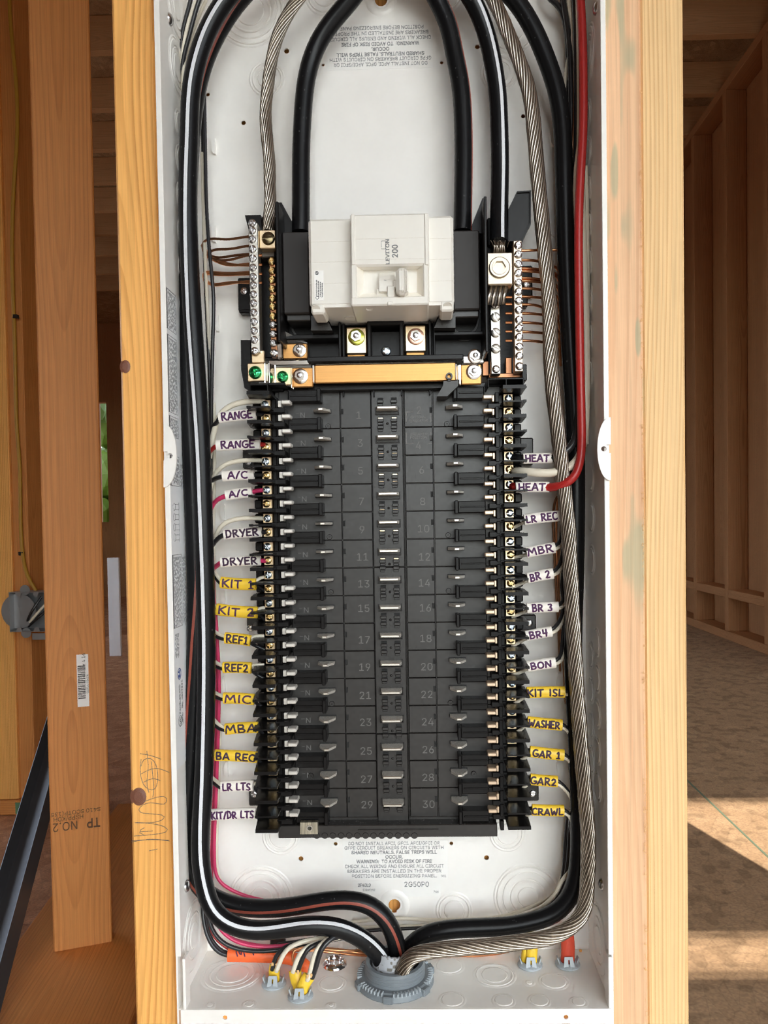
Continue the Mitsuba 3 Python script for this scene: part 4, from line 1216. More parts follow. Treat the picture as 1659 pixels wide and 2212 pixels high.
# ------------------------------------------------------------------ black carrier around the main breaker
cr = thing('breaker_carrier', 'black plastic carrier with tall side shields around the white main breaker', 'breaker carrier')
part(cr, 'tray', join(pbox(600, 640, 1050, 778, .0765, .012, .0008), pbox(604, 500, 1044, 650, .083, .006, .0006)), 'black_gloss')
part(cr, 'back_plate', pbox(541, 470, 599, 772, .0765, .012, .0008), 'black_gloss')
part(cr, 'back_plate', pbox(1052, 520, 1127, 818, .0765, .012, .0008), 'black_gloss')
part(cr, 'side_shield', pbox(597, 437, 604, 735, .030, .0595, .0006), 'black_gloss')
part(cr, 'side_shield', pbox(1047, 427, 1053, 758, .028, .0615, .0006), 'black_gloss')
part(cr, 'gusset', ppoly([(601, 438), (608, 437), (640, 496), (660, 500), (660, 506), (601, 506)], .060, .006), 'black_gloss')
part(cr, 'gusset', ppoly([(1049, 428), (1042, 428), (1020, 484), (1020, 504), (1049, 504)], .058, .006), 'black_gloss')
part(cr, 'cable_shield', ppoly([(1098, 452), (1117, 413), (1146, 411), (1146, 482), (1127, 521), (1098, 521)], .050, .010), 'black_gloss')
part(cr, 'shield_rim', join(ppoly([(1117, 413), (1146, 411), (1146, 414), (1118, 416)], .048, .012), ppoly([(1144, 411), (1147, 411), (1147, 483), (1144, 482)], .048, .012), ppoly([(1147, 482), (1144, 482), (1125, 521), (1128, 521)], .048, .012)), 'black_gloss')
part(cr, 'cable_saddle', pbox(1053, 470, 1100, 530, .072, .012, .001), 'black_gloss')
part(cr, 'bar_holder', join(ppoly([(529, 465), (563, 464), (566, 500), (538, 500)], .056, .012), pbox(560, 470, 598, 500, .070, .012, .001)), 'black_gloss')
part(cr, 'cross_wall', join(pbox(612, 722, 737, 732, .058, .030, .0006), pbox(936, 716, 1050, 724, .058, .030, .0006), pbox(664, 768, 1000, 779, .046, .040, .0006)), 'black_gloss')
for q_ in ((731, 696, 737, 772, .055), (739, 700, 745, 772, .058), (926, 692, 932, 768, .055), (936, 696, 940, 768, .058)):
    part(cr, 'pocket_wall', pbox(*q_[:4], q_[4], .030, .0006), 'black_gloss')
part(cr, 'screw_bay', join(pbox(793, 692, 872, 702, .052, .03, .0008), pbox(793, 696, 802, 771, .052, .030, .0008), pbox(863, 694, 872, 769, .052, .03, .0008), pbox(800, 716, 865, 770, .066, .016, .0006)), 'black_gloss')
part(cr, 'moulded_ring', aim(lathe([(.010, 0), (.0105, .0012), (.0125, .0012), (.013, 0), (.016, 0), (.0163, .0008), (.0175, .0008), (.018, 0)], 30), (0, -1, 0), P(658, 704, .0768)), 'black_plastic', smooth=30)
part(cr, 'moulded_ring', aim(lathe([(.010, 0), (.0105, .0012), (.0125, .0012), (.013, 0), (.016, 0), (.0163, .0008), (.0175, .0008), (.018, 0)], 30), (0, -1, 0), P(1004, 696, .0768)), 'black_plastic', smooth=30)
part(cr, 'webbing', join(pbox(664, 826, 1000, 842, .060, .026, .0008), pbox(740, 834, 743, 856, .064, .004, .0003), pbox(927, 828, 930, 852, .064, .004, .0003), pbox(806, 830, 809, 856, .062, .004, .0003), pbox(866, 828, 869, 854, .062, .004, .0003)), 'black_gloss')
part(cr, 'boss_block', join(ppoly([(958, 823), (990, 822), (990, 833), (966, 856), (944, 856), (957, 833)], .047, .02), aim(lathe([(.0017, .004), (.0030, .004), (.0032, 0)], 16), (0, -1, 0), P(970, 814, .048)), pbox(966, 816, 974, 824, .046, .008, .0005)), 'black_plastic', label='black screw boss')
part(cr, 'corner_post', ppoly([(520, 735), (541, 735), (541, 840), (545, 846), (528, 838), (521, 800)], .050, .036), 'black_gloss')
part(cr, 'corner_post', pbox(1128, 787, 1138, 822, .046, .036, .0006), 'black_gloss')
part(cr, 'corner_box', join(pbox(538, 828, 578, 833, .046, .036, .0005), pbox(538, 828, 541, 846, .046, .036, .0005), pbox(576, 828, 579, 846, .046, .036, .0005), pbox(538, 844, 580, 848, .046, .036, .0005), pbox(579, 826, 616, 832, .046, .036, .0005), pbox(540, 832, 612, 846, .066, .016, .0005)), 'black_gloss')
part(cr, 'corner_box', join(pbox(1053, 816, 1132, 820, .044, .036, .0005), pbox(1053, 818, 1056, 836, .044, .036, .0005), pbox(1092, 818, 1095, 836, .044, .036, .0005), pbox(1129, 818, 1132, 836, .044, .036, .0005), pbox(1089, 834, 1138, 838, .044, .036, .0005), pbox(1054, 820, 1130, 835, .070, .012, .0005)), 'black_gloss')
part(cr, 'side_bracket', join(pbox(514, 600, 560, 672, .080, .009, .001), pbox(516, 668, 545, 676, .078, .011, .001)), 'black_gloss')
part(cr, 'side_bracket', join(pbox(1124, 574, 1150, 640, .080, .009, .001), pbox(1124, 640, 1140, 662, .080, .009, .001)), 'black_gloss')
for (x, y) in ((528, 629), (1137, 614)):
    part(cr, 'bracket_screw', aim(screw_head(.0036, .002, 'phillips'), (0, -1, 0), P(x, y, .080)), 'zinc', smooth=30)
part(cr, 'guard_film', (np.array([P(600, 708, .050), P(664, 740, .066), P(664, 742, .066), P(604, 742, .066), P(612, 729, .058)]), np.array([[0, 4, 1], [4, 3, 2], [4, 2, 1], [0, 3, 4]])), mat('grey_film', (.16, .155, .15), .25, two=True), label='grey film corner')
c = P(834, 759, .066)
part(cr, 'bay_screw', aim(screw_head(.0044, .0025, 'phillips'), (0, -1, 0), c), 'zinc_blue', smooth=30)


# bolts
def hexnut(r, h):
    m = trimesh.creation.cylinder(r, h, sections=6)
    return np.array(m.vertices) + [0, 0, h / 2], np.array(m.faces)


def bolt(parent, px, py, y, r_px, washer, spin=.3, stud=True, slot=False):
    c, s = P(px, py, y), S(y)
    r = r_px / s
    k = part(parent, 'bolt', aim(hexnut(r * .66, .0042), (0, -1, 0), c + [0, -.0012, 0], spin), 'tin_plate')
    part(k, 'washer', aim(lathe([(0, .0014), (r * .7, .0014), (r * .96, .0009), (r, 0)], 26), (0, -1, 0), c), washer, smooth=35)
    if stud:
        part(k, 'stud', aim(lathe([(0, .0076), (r * .14, .0076), (r * .16, .0068), (r * .30, .0066), (r * .36, .0058), (r * .36, .004), (0, .004)], 16), (0, -1, 0), c), 'zinc', smooth=30)
    if slot:
        part(k, 'slot', aim(box3(-r * .55, r * .55, -.0004, .0004, .0052, .00545, .0001), (0, -1, 0), c + [0, 0, 0], 1.57), 'hole_dark')
    return k


for (x0, y0, x1, y1, bx_, by_, w_, nm) in ((747, 707, 793, 765, 770, 728, 'olive_washer', 'left'), (874, 703, 921, 760, 898, 727, 'pink_washer', 'right')):
    lg = thing('bolt_tab', 'plated tab below the main breaker, its bolt on a ' + ('yellow green washer' if nm == 'left' else 'copper pink washer'), 'terminal tab')
    part(lg, 'tab', pbox(x0, y0, x1, y1, .060, .004, .0016), 'tan_brass')
    bolt(lg, bx_, by_, .060, 18, w_)
    part(lg, 'lower_tongue', pbox(x0 + 3, y1, x1 - 4, y1 + 8, .063, .003, .0006), 'copper_plate')
# the copper cross strap
cs_ = thing('cross_strap', 'wide bright copper coloured strap across the panel below the main breaker', 'bus strap')
part(cs_, 'strap', pbox(680, 785.5, 984, 825, .048, .004, .0008), 'copper_plate')
part(cs_, 'bent_edge', pbox(680, 777, 982, 784, .055, .004, .0006), 'tin_plate')
part(cs_, 'end_bend', join(pbox(978, 784, 989, 822, .0495, .004, .0016)), 'tin_plate')
part(cs_, 'end_bend', join(pbox(673, 787, 681, 827, .0495, .004, .0016)), 'tin_plate')
jr = thing('strap_joint', 'plated joint tab with a bolt right of the copper strap', 'strap joint')
part(jr, 'tab', pbox(996, 787, 1040, 830, .049, .004, .0008), 'copper_plate')
part(jr, 'side_bend', pbox(990, 786, 998, 831, .0505, .004, .0016), 'tin_plate')
part(jr, 'upper_tab', pbox(1000, 768, 1046, 785, .060, .004, .0008), 'tin_satin')
bolt(jr, 1023.5, 803, .049, 17, 'tin_plate')
bolt(jr, 1026, 770, .060, 16, 'tin_plate')
jl = thing('strap_joint', 'plated joint tabs with two bolts left of the copper strap', 'strap joint')
part(jl, 'tab', pbox(632, 794, 676, 836, .049, .004, .0008), 'copper_plate')
part(jl, 'upper_tab', pbox(611, 742, 664, 775, .061, .004, .0008), 'copper_plate')
part(jl, 'side_bend', pbox(597, 741, 611, 775, .059, .004, .0018), 'tin_plate')
part(jl, 'lower_shelf', pbox(580, 778, 672, 789, .056, .004, .0006), 'tin_plate')
bolt(jl, 649, 813, .049, 17, 'tin_plate')
bolt(jl, 647, 757, .061, 15, 'tin_plate', slot=True)

# bonding bracket at the lower left with green screws
bd = thing('bonding_bracket', 'stepped plated bonding bracket with two green screws at the left end of the copper strap', 'bonding bracket')
part(bd, 'plate', pbox(534, 784, 572, 824, .046, .004, .0008), 'tan_brass')
part(bd, 'plate', pbox(594, 793, 630, 832, .049, .004, .0008), 'tan_brass')
# a rolled step between the plates
xx = np.linspace(0, 1, 11)
for (xa_, xb_, ya_, yb_, y0_, y1_, bulge) in ((571, 596, 785, 826, .0465, .050, -.003), (628, 634, 793, 836, .049, .0505, -.001)):
    a0, a1, b0, b1 = P(xa_, ya_, .047), P(xa_, yb_, .047), P(xb_, ya_ + 4, .05), P(xb_, yb_ + 5, .05)
    top = [(a0 * (1 - t) + b0 * t) * [1, 0, 1] + [0, y0_ * (1 - t) + y1_ * t + bulge * math.sin(math.pi * t) + .0014 * math.sin(3 * math.pi * t), 0] for t in xx]
    bot = [(a1 * (1 - t) + b1 * t) * [1, 0, 1] + [0, y0_ * (1 - t) + y1_ * t + bulge * math.sin(math.pi * t) + .0014 * math.sin(3 * math.pi * t), 0] for t in xx]
    n_ = len(xx)
    i_ = np.arange(n_ - 1)
    part(bd, 'step', (np.array(top + bot), np.vstack([np.stack([i_, i_ + n_, i_ + n_ + 1], 1), np.stack([i_, i_ + n_ + 1, i_ + 1], 1)])), mat('tin_two', (.85, .82, .76), .14, 1.0, two=True), smooth=True)
part(bd, 'upper_foot', join(pbox(543, 757, 571, 784, .049, .004, .0006)), 'tan_brass')
for (x, y, r) in ((552, 805, 14), (611, 814, 12.5)):
    part(bd, 'green_screw', aim(screw_head(r / S(.047), .0042, 'combo'), (0, -1, 0), P(x, y, .046 if x < 600 else .049), .15), 'green_screw', smooth=30, label='green grounding screw')

# ground and neutral bars
r_b = 8.6 / S(.045)
zs_head, ph_head, sl_head = screw_head(r_b, .0030), screw_head(r_b, .0024, 'phillips'), screw_head(10.5 / S(.047), .0030, 'slot')
zs_d, db_d, ph_d, sl_d = ply(zs_head, 'zinc', 28), ply(zs_head, 'bronze_screw', 28), ply(ph_head, 'zinc', 28), ply(sl_head, 'tin_satin', 28)
rng = np.random.default_rng(9)
g1 = thing('ground_bar', 'long silver ground bar full of zinc screws at the left of the main breaker', 'ground bar')
a_, b_ = P(547, 487, .046), P(552, 762, .046)
xc_ = (a_[0] + b_[0]) / 2
part(g1, 'bar', box3(xc_ - .0040, xc_ + .0042, .0455, .0575, b_[2], a_[2] + .002, .0005), 'tin_satin')
for (y) in (482, 498, 517, 538, 558, 578, 598, 616, 636, 655, 675, 695, 714.5, 734, 758):
    c = P(545.5 + (y - 620) * .0165, y, .045)
    part(g1, 'screw', at(ph_d if y > 740 else zs_d, spinT(xc_ - .0006, .0458, c[2], rng.uniform(0, 6.28))), None)
g2 = thing('neutral_bar', 'deep set bar of brass coloured screws between the left ground bar and the main breaker', 'neutral bar')
a_, b_ = P(587, 560, .058), P(591, 770, .058)
xc_ = (a_[0] + b_[0]) / 2
part(g2, 'bar', box3(xc_ - .0026, xc_ + .0030, .0595, .070, b_[2], a_[2], .0005), 'copper_aged')
for k, y in enumerate((564.6, 584.5, 604, 624, 644, 662, 682.7, 701, 721, 741, 762)):
    c = P(587, y, .0585)
    part(g2, 'screw', at(db_d if k < 7 else ph_d if k == 10 else zs_d, spinT(xc_, .0592, c[2], rng.uniform(0, 6.28))), None)
g3 = thing('ground_bar', 'long silver ground bar full of zinc screws at the right, with bare copper wires', 'ground bar')
a_, b_ = P(1117, 521, .046), P(1121, 803, .046)
xc_ = (a_[0] + b_[0]) / 2
part(g3, 'bar', box3(xc_ - .0036, xc_ + .0036, .0445, .057, b_[2], a_[2], .0005), 'tin_warm')
for y in (530, 550, 571, 590, 611, 630, 650, 670, 691, 709, 728, 749, 769, 791):
    c = P(1118, y, .044)
    part(g3, 'screw', at(ph_d if y > 780 else zs_d, spinT(xc_ + .0004, .0445, c[2], rng.uniform(0, 6.28))), None)
g4 = thing('neutral_bar', 'pale aluminium neutral bar with three slotted screws below the large lug', 'neutral bar')
a_, b_ = P(1070, 655, .047), P(1071, 808, .047)
xc_ = (a_[0] + b_[0]) / 2
part(g4, 'bar', box3(xc_ - .0042, xc_ + .0042, .047, .058, b_[2], a_[2], .0005), 'tin_satin')
for k, y in enumerate((657, 685, 718.5, 753, 797)):
    c = P(1070.6, y, .046)
    part(g4, 'screw', at(ph_d if k == 4 else sl_d, spinT(xc_, .047, c[2], (1.57 + .4 * k) if k < 4 else .5)), None)
part(g4, 'strap', join(pbox(1042, 780, 1056, 812, .062, .006, .0006), pbox(1092, 772, 1106, 815, .062, .006, .0006), pbox(1056, 806, 1128, 816, .060, .006, .0005)), 'copper_aged', label='brownish copper strap behind the bar')
# lugs
l1 = thing('cable_lug', 'small tan lug with a dark slotted screw holding the stranded cable at the upper left', 'cable lug')
part(l1, 'body', pbox(560.5, 497, 595, 536, .050, .018, .0006), 'tan_brass')
part(l1, 'screw', aim(screw_head(14 / S(.048), .0030, 'slot'), (0, -1, 0), P(580, 515.6, .050), .1), 'dark_bronze', smooth=30)
part(l1, 'throat', pbox(563, 536, 594, 556, .060, .012, .001), 'aluminium_dark')
l2 = thing('cable_lug', 'large pale aluminium lug with a hex socket screw at the right of the main breaker', 'cable lug')
part(l2, 'body', pbox(1053, 546, 1107, 614, .034, .026, .0007), 'tan_brass' if False else mat('lug_alu', (.58, .49, .37), .45, 1.0))
import manifold3d as m3
rr = 22.5 / S(.034)
sock = m3.CrossSection([np.array([(0, 0), (rr, 0), (rr, .0016), (rr * .92, .0024), (rr * .72, .0024), (rr * .70, .0030), (0, .0030)])]).revolve(36)
sock = sock - m3.Manifold.cylinder(.02, rr * .60, rr * .60, 6).translate((0, 0, .0004))
mm = sock.to_mesh()
kk = part(l2, 'socket_screw', aim((np.array(mm.vert_properties[:, :3], float), np.array(mm.tri_verts)), (0, -1, 0), P(1078.6, 578.7, .034)), 'lug_alu', smooth=30)
# ------------------------------------------------------------------ the heavy service cables


def heavy(label, pts, r, stripes=(), group=None, step=.006):
    path = resample(pp(pts), step)
    k = solo('service_cable', tube(path, r, 20), 'black_rubber', label, 'cable', group, smooth=50)
    for ang, half, m_ in stripes:
        part(k, 'stripe', stripe(path, r, ang, half, ), m_, smooth=40, label='pale grey stripe' if m_ == 'white_stripe' else 'dark red stripe')
    return path


RC = .0080
# white striped cable: conduit -> up the left side -> over the top -> right lug
ptsA = [(838, 2118, .038), (828, 2080, .036), (806, 2048, .032), (767, 2019, .027), (722, 2003, .024), (661, 2000, .022), (601, 2007, .021), (541, 2008, .020), (493, 1993, .020), (459, 1961, .021), (440, 1905, .023), (433, 1840, .025), (436, 1750, .027), (441, 1650, .028), (445, 1500, .029), (445, 1350, .030), (443, 1240, .030),
        (438, 1080, .030), (434, 960, .030), (425, 820, .030), (417, 700, .031), (409, 560, .032), (406, 420, .033), (409, 285, .034), (414, 190, .034), (426, 130, .034), (447, 70, .034), (488, 0, .034), (560, -78, .033), (700, -160, .031), (850, -150, .034), (960, -75, .042), (1020, 0, .052), (1048, 65, .057), (1064, 130, .059), (1074, 195, .060), (1078, 260, .060), (1080, 358, .060), (1079, 423, .058), (1078, 480, .054), (1078, 524, .049)]
pathA = heavy('black service cable with a white stripe rising on the left, ending at the large lug', ptsA, RC,
              [([.9, .9, .75, .55, .35, .15, .05, 0, 0, -.05, -.1, -.15, -.2, -.25, -.1, 0, .05, .1, .1, .15, .2, .15, -.1, -.25, -.3, -.3, -.3, -.3], .20, 'white_stripe')])
# red striped cable: conduit -> left, behind -> top -> right breaker terminal
ptsR = [(862, 2118, .046), (862, 2080, .045), (854, 2032, .042), (833, 1986, .040), (800, 1957, .040), (757, 1945, .041), (700, 1947, .043), (630, 1958, .045), (560, 1962, .047), (500, 1954, .049), (455, 1935, .049), (424, 1903, .046), (405, 1850, .043), (403, 1760, .042), (412, 1640, .042), (420, 1500, .043), (424, 1350, .044), (422, 1200, .046), (414, 1000, .047), (407, 850, .049), (404, 700, .051),
        (404, 560, .053), (407, 400, .054), (416, 260, .054), (436, 150, .054), (470, 70, .053), (525, -10, .052), (620, -90, .050), (740, -130, .049), (850, -95, .051), (918, -42, .056), (944, 0, .060), (966, 49, .062), (981, 114, .063), (994, 182, .063), (1000, 260, .063), (1001, 358, .062), (1000, 430, .061), (999, 500, .060)]
heavy('black service cable with a dark red stripe, ending right of the main breaker', ptsR, RC,
      [([.5, .3, .1, .0, -.25, -.5, -.6, -.5, -.2, .35, .5, .55, .6, .6, .65, .7, .7, .7, .5, .3, -.6, -1.2, -1.25, -1.3, -1.3, -1.3], .17, 'red_stripe')])
# plain black: conduit -> right side -> top -> left breaker terminal
ptsB = [(870, 2118, .050), (872, 2078, .049), (885, 2048, .048), (912, 2024, .048), (950, 2011, .047), (1008, 2005, .047), (1080, 2002, .047), (1109, 1999, .047), (1152, 1990, .047), (1196, 1973, .047), (1226, 1944, .047), (1244, 1900, .047), (1251, 1820, .047), (1251, 1720, .048), (1246, 1600, .050), (1240, 1480, .051), (1238, 1380, .051), (1242, 1240, .050), (1244, 1080, .049), (1243, 960, .049), (1236, 820, .050), (1228, 680, .052), (1222, 520, .054), (1218, 358, .055), (1213, 260, .056),
        (1202, 195, .056), (1181, 130, .056), (1153, 65, .055), (1112, 0, .054), (1050, -60, .052), (960, -120, .048), (860, -125, .046), (800, -60, .048), (757, 0, .053), (710, 57, .058), (679, 112, .061), (662, 172, .062), (655, 235, .062), (651, 313, .062), (650, 407, .061), (650, 502, .060)]
heavy('plain black service cable on the right side, ending left of the main breaker', ptsB, RC)


def strands(name, label, pts, R, n, pitch):
    # R: outer radius, one number or (at the start, at the end)
    path = resample(pp(pts), .0035)
    t, v, b = frames(path)
    l = np.concatenate([[0], np.cumsum(np.linalg.norm(np.diff(path, axis=0), axis=1))])
    R = np.interp(l / l[-1], [0, .62, .78, 1], [R[0], R[0], R[1], R[1]])
    rs = R * math.sin(math.pi / n) / (1 + math.sin(math.pi / n)) * 1.03
    k = thing(name, label, 'bare cable')
    part(k, 'core', tube(path, R - 1.7 * rs, 8), 'aluminium_dark', smooth=True)
    rng = np.random.default_rng(3)
    for i in range(n):
        th = 2 * math.pi * i / n + l / pitch * 2 * math.pi
        rad = (R - rs) * (1 + .03 * np.sin(l * 60 + i * 2.1))
        q = path + rad[:, None] * (np.cos(th)[:, None] * v + np.sin(th)[:, None] * b)
        part(k, 'strand', tube(q, rs, 7), 'aluminium', smooth=True)
    return k


ptsG = [(866, 2118, .022), (872, 2090, .022), (888, 2068, .022), (925, 2055, .022), (975, 2049, .022), (1030, 2045, .022), (1080, 2041, .022), (1131, 2034, .022), (1181, 2026, .022), (1217, 2012, .023), (1246, 1990, .024), (1262, 1960, .025), (1269, 1900, .026), (1271, 1820, .027), (1266, 1740, .029), (1254, 1600, .031), (1246, 1480, .032), (1241, 1400, .033), (1232, 1220, .034), (1228, 1145, .034), (1217, 1037, .035), (1205, 928, .036), (1193, 825, .037), (1189, 732, .040), (1185, 626, .043), (1178, 553, .045), (1169, 456, .047), (1160, 358, .048), (1152, 260, .048), (1142, 195, .048), (1121, 130, .047), (1095, 65, .046), (1066, 0, .045), (1010, -75, .042)]
ptsG = ptsG[:-1] + [(1012, -80, .042), (945, -140, .036), (860, -155, .034), (775, -120, .038), (712, -70, .045), (668, -30, .050), (643, 0, .053), (616, 42, .056), (598, 85, .058), (585, 140, .060), (578, 190, .061), (574, 240, .061), (577, 300, .060), (582, 350, .060), (583, 400, .060), (584, 440, .059), (581, 470, .059), (579, 500, .059)]
strands('bare_service_cable', 'bare stranded aluminium cable twisting up the right side and over to the small lug', ptsG, (.0066, .0054), 13, .115)
# the stripped ends at the right lug: strands above and below the block
rng = np.random.default_rng(8)
fr_ = thing('lug_strands', 'frayed silver wire ends of the striped cable above and below the large lug', 'wire ends')
for k in range(9):
    x = 1060 + 4.2 * k
    part(fr_, 'strand', tube(resample(pp([(1068 + 2.3 * k, 516, .047 + .001 * (k % 3)), (1069 + 2.6 * k + rng.uniform(-2, 2), 532, .042 + .002 * (k % 2)), (1066 + 3 * k, 549, .046)]), .003), .0011, 6), 'aluminium', smooth=True)
for k in range(7):
    part(fr_, 'strand', tube(resample(pp([(1060 + 5.2 * k, 608, .048), (1061 + 5.2 * k, 622, .041), (1058 + 5 * k - 2 * (k < 3), 640, .037 + .001 * (k % 2)), (1056 + 5 * k - 3 * (k < 4), 657 - 1.5 * abs(k - 3) + 4, .040)]), .003), .0021, 7), 'aluminium_dark' if k % 2 else 'aluminium', smooth=True)
for k in range(6):
    part(fr_, 'loose_wire', tube(resample(pp([(1066 + 6 * k, 534, .043), (1064 + 6.5 * k + rng.uniform(-4, 4), 526, .040), (1062 + 7 * k + rng.uniform(-5, 5), 519, .038)]), .003), .0004, 5), 'aluminium', smooth=True)
# ------------------------------------------------------------------ branch wires and their hand lettered sleeves
def arc(cx, cy, rx, ry, a0, a1, n=9):
    return [(cx + rx * math.cos(math.radians(a0 + (a1 - a0) * i / n)), cy + ry * math.sin(math.radians(a0 + (a1 - a0) * i / n))) for i in range(n + 1)]


GL = {'A': (.78, [[(0, 0), (.40, 1), (.76, 0)], [(.12, .32), (.66, .34)]]), 'B': (.68, [[(.08, 0), (.06, 1)], [(.06, 1), (.45, .98), (.55, .78), (.42, .56), (.08, .52)], [(.08, .52), (.55, .48), (.66, .24), (.48, .02), (.06, 0)]]),
      'C': (.70, [arc(.42, .5, .40, .5, 55, 310, 12)]), 'D': (.72, [[(.08, 0), (.06, 1)], [(.0, 1), (.45, .93), (.70, .55), (.55, .15), (.0, .0)]]), 'E': (.62, [[(.06, 0), (.05, 1)], [(.05, .98), (.58, 1)], [(.05, .52), (.48, .54)], [(.05, .01), (.60, .04)]]),
      'F': (.60, [[(.06, 0), (.05, 1)], [(.05, .98), (.58, 1)], [(.05, .52), (.46, .54)]]), 'G': (.76, [arc(.42, .5, .40, .5, 60, 335, 12) + [(.78, .45), (.45, .44)]]), 'H': (.70, [[(.06, 0), (.05, 1)], [(.64, 0), (.66, 1)], [(.05, .48), (.66, .52)]]),
      'I': (.22, [[(.1, 0), (.1, 1)]]), 'K': (.72, [[(.08, 0), (.05, 1)], [(.66, 1), (.08, .48)], [(.18, .56), (.70, 0)]]), 'L': (.58, [[(.08, 1), (.05, .02), (.56, .05)]]), 'M': (.92, [[(0, 0), (.14, 1), (.44, .35), (.76, 1), (.88, 0)]]),
      'N': (.76, [[(.04, 0), (.08, 1), (.66, .02), (.70, 1)]]), 'O': (.78, [arc(.38, .48, .36, .48, 90, 450, 16)]), 'R': (.74, [[(.10, 0), (.06, 1)], [(.06, 1), (.50, .96), (.60, .76), (.44, .52), (.08, .48)], [(.26, .48), (.72, 0)]]),
      'S': (.60, [[(.54, .90), (.30, 1.0), (.08, .84), (.14, .60), (.46, .42), (.56, .20), (.34, .0), (.04, .10)]]), 'T': (.72, [[(0, .98), (.70, 1.0)], [(.36, .98), (.34, 0)]]), 'W': (.98, [[(0, 1), (.20, 0), (.46, .68), (.70, 0), (.94, 1)]]),
      'Y': (.70, [[(0, 1), (.34, .50)], [(.68, 1), (.28, 0)]]), '1': (.40, [[(.02, .78), (.22, 1), (.22, 0)], [(.0, .01), (.40, .01)]]), '2': (.60, [[(.05, .82), (.24, 1), (.48, .92), (.50, .66), (.04, .03), (.58, .05)]]),
      '3': (.58, [[(.05, .95), (.40, 1), (.52, .80), (.22, .55), (.52, .40), (.52, .12), (.26, 0), (.02, .10)]]), '4': (.62, [[(.10, 1), (.05, .48), (.58, .50)], [(.50, 1), (.46, 0)]]), '/': (.46, [[(0, -.05), (.42, 1.05)]]), ' ': (.42, [])}


def lettering(s, h, pen):
    """strokes as lists of (x, y) points, centred"""
    x, out = 0, []
    rng = np.random.default_rng(sum(map(ord, s)))
    for ch in s:
        w, st = GL[ch]
        jy, js = rng.uniform(-.05, .05), rng.uniform(.93, 1.06)
        for q in st:
            out.append([((x + px) * h * .92, (py * js + jy) * h) for px, py in q])
        x += w + .20
    wd = (x - .2) * h * .92
    return [[(a - wd / 2, b - h / 2) for a, b in q] for q in out], wd


def sleeve(name, s, pts, r_px, m_, lab, h_px=16, width=None, ink='ink_purple', pen_px=3.7, group='hand lettered wire sleeves', shift=0, cat='wire sleeve', flat=.75):
    """a jacket offcut slid over the wires (oval tube), lettered by hand on the side that faces the room"""
    path = resample(pp(pts), .002)
    s_ = S(pts[0][2])
    rz, ry = r_px / s_, r_px / s_ * flat
    key = solo(name, tube(path, ry, 20, ry=rz), m_, lab, cat, group, smooth=50)
    if not s:
        return key
    st, wd = lettering(s, h_px / s_, pen_px)
    l = np.concatenate([[0], np.cumsum(np.linalg.norm(np.diff(path, axis=0), axis=1))])
    k_ = (width / s_ / wd) if width else 1
    mid = l[-1] / 2 + shift / s_
    t, v, b = frames(path)
    upv = np.where((b[:, 2:] > 0), b, -b)

    def on(xx, yy, lift=.00022):
        xx = np.clip(xx + mid, 0, l[-1])
        c = np.stack([np.interp(xx, l, path[:, k]) for k in range(3)], -1)
        vv = np.stack([np.interp(xx, l, v[:, k]) for k in range(3)], -1)
        uu = np.stack([np.interp(xx, l, upv[:, k]) for k in range(3)], -1)
        a = np.clip(yy / rz, -1.25, 1.25)
        return c + (ry + lift) * np.cos(a)[:, None] * vv + (rz + lift) * np.sin(a)[:, None] * uu
    ms, pen = [], pen_px / s_ / 2
    for q in st:
        q = np.array(q)
        q[:, 0] *= k_
        d = np.concatenate([[0], np.cumsum(np.linalg.norm(np.diff(q, axis=0), axis=1))])
        n = max(3, int(d[-1] / .0005))
        u = np.linspace(0, d[-1], n)
        c = np.stack([np.interp(u, d, q[:, 0]), np.interp(u, d, q[:, 1])], 1)
        g = np.gradient(c, axis=0)
        g /= np.linalg.norm(g, axis=1, keepdims=True) + 1e-12
        nn = np.stack([-g[:, 1], g[:, 0]], 1)
        e0, e1 = c + nn * pen, c - nn * pen
        A_, C_, B_ = on(e0[:, 0], e0[:, 1]), on(c[:, 0], c[:, 1], .0004), on(e1[:, 0], e1[:, 1])
        i = np.arange(n - 1)
        ms.append((np.vstack([A_, C_, B_]), np.vstack([np.stack([i, i + n, i + n + 1], 1), np.stack([i, i + n + 1, i + 1], 1), np.stack([i + n, i + 2 * n, i + 2 * n + 1], 1), np.stack([i + n, i + 2 * n + 1, i + n + 1], 1)])))
        for e in (c[0], c[-1]):
            a = np.arange(8) * math.pi / 4
            ring = on(e[0] + pen * np.cos(a), e[1] + pen * np.sin(a))
            cc = on(np.array([e[0]]), np.array([e[1]]), .0004)
            j = np.arange(8)
            ms.append((np.vstack([ring, cc]), np.stack([j, (j + 1) % 8, j * 0 + 8], 1)))
    part(key, 'lettering', join(*ms), ink + '_two')
    return key


for n_, c_ in (('ink_purple', (.055, .008, .06)), ('ink_dark', (.03, .008, .03))):
    mat(n_ + '_two', c_, .55, two=True)


def wire(label, pts, r, m_, group=None, name='wire', cat='wire', step=.004):
    group = group or {'wire': 'branch wires', 'thick_wire': 'thick heater wires', 'bundle_wire': 'wires bundled along the sides', 'ground_wire': 'bare copper ground wires'}[name]
    return solo(name, tube(resample(pp(pts), step), r, 8), m_, label, cat, group, smooth=True)


R12, R10 = .00165, .0021
DT = .054
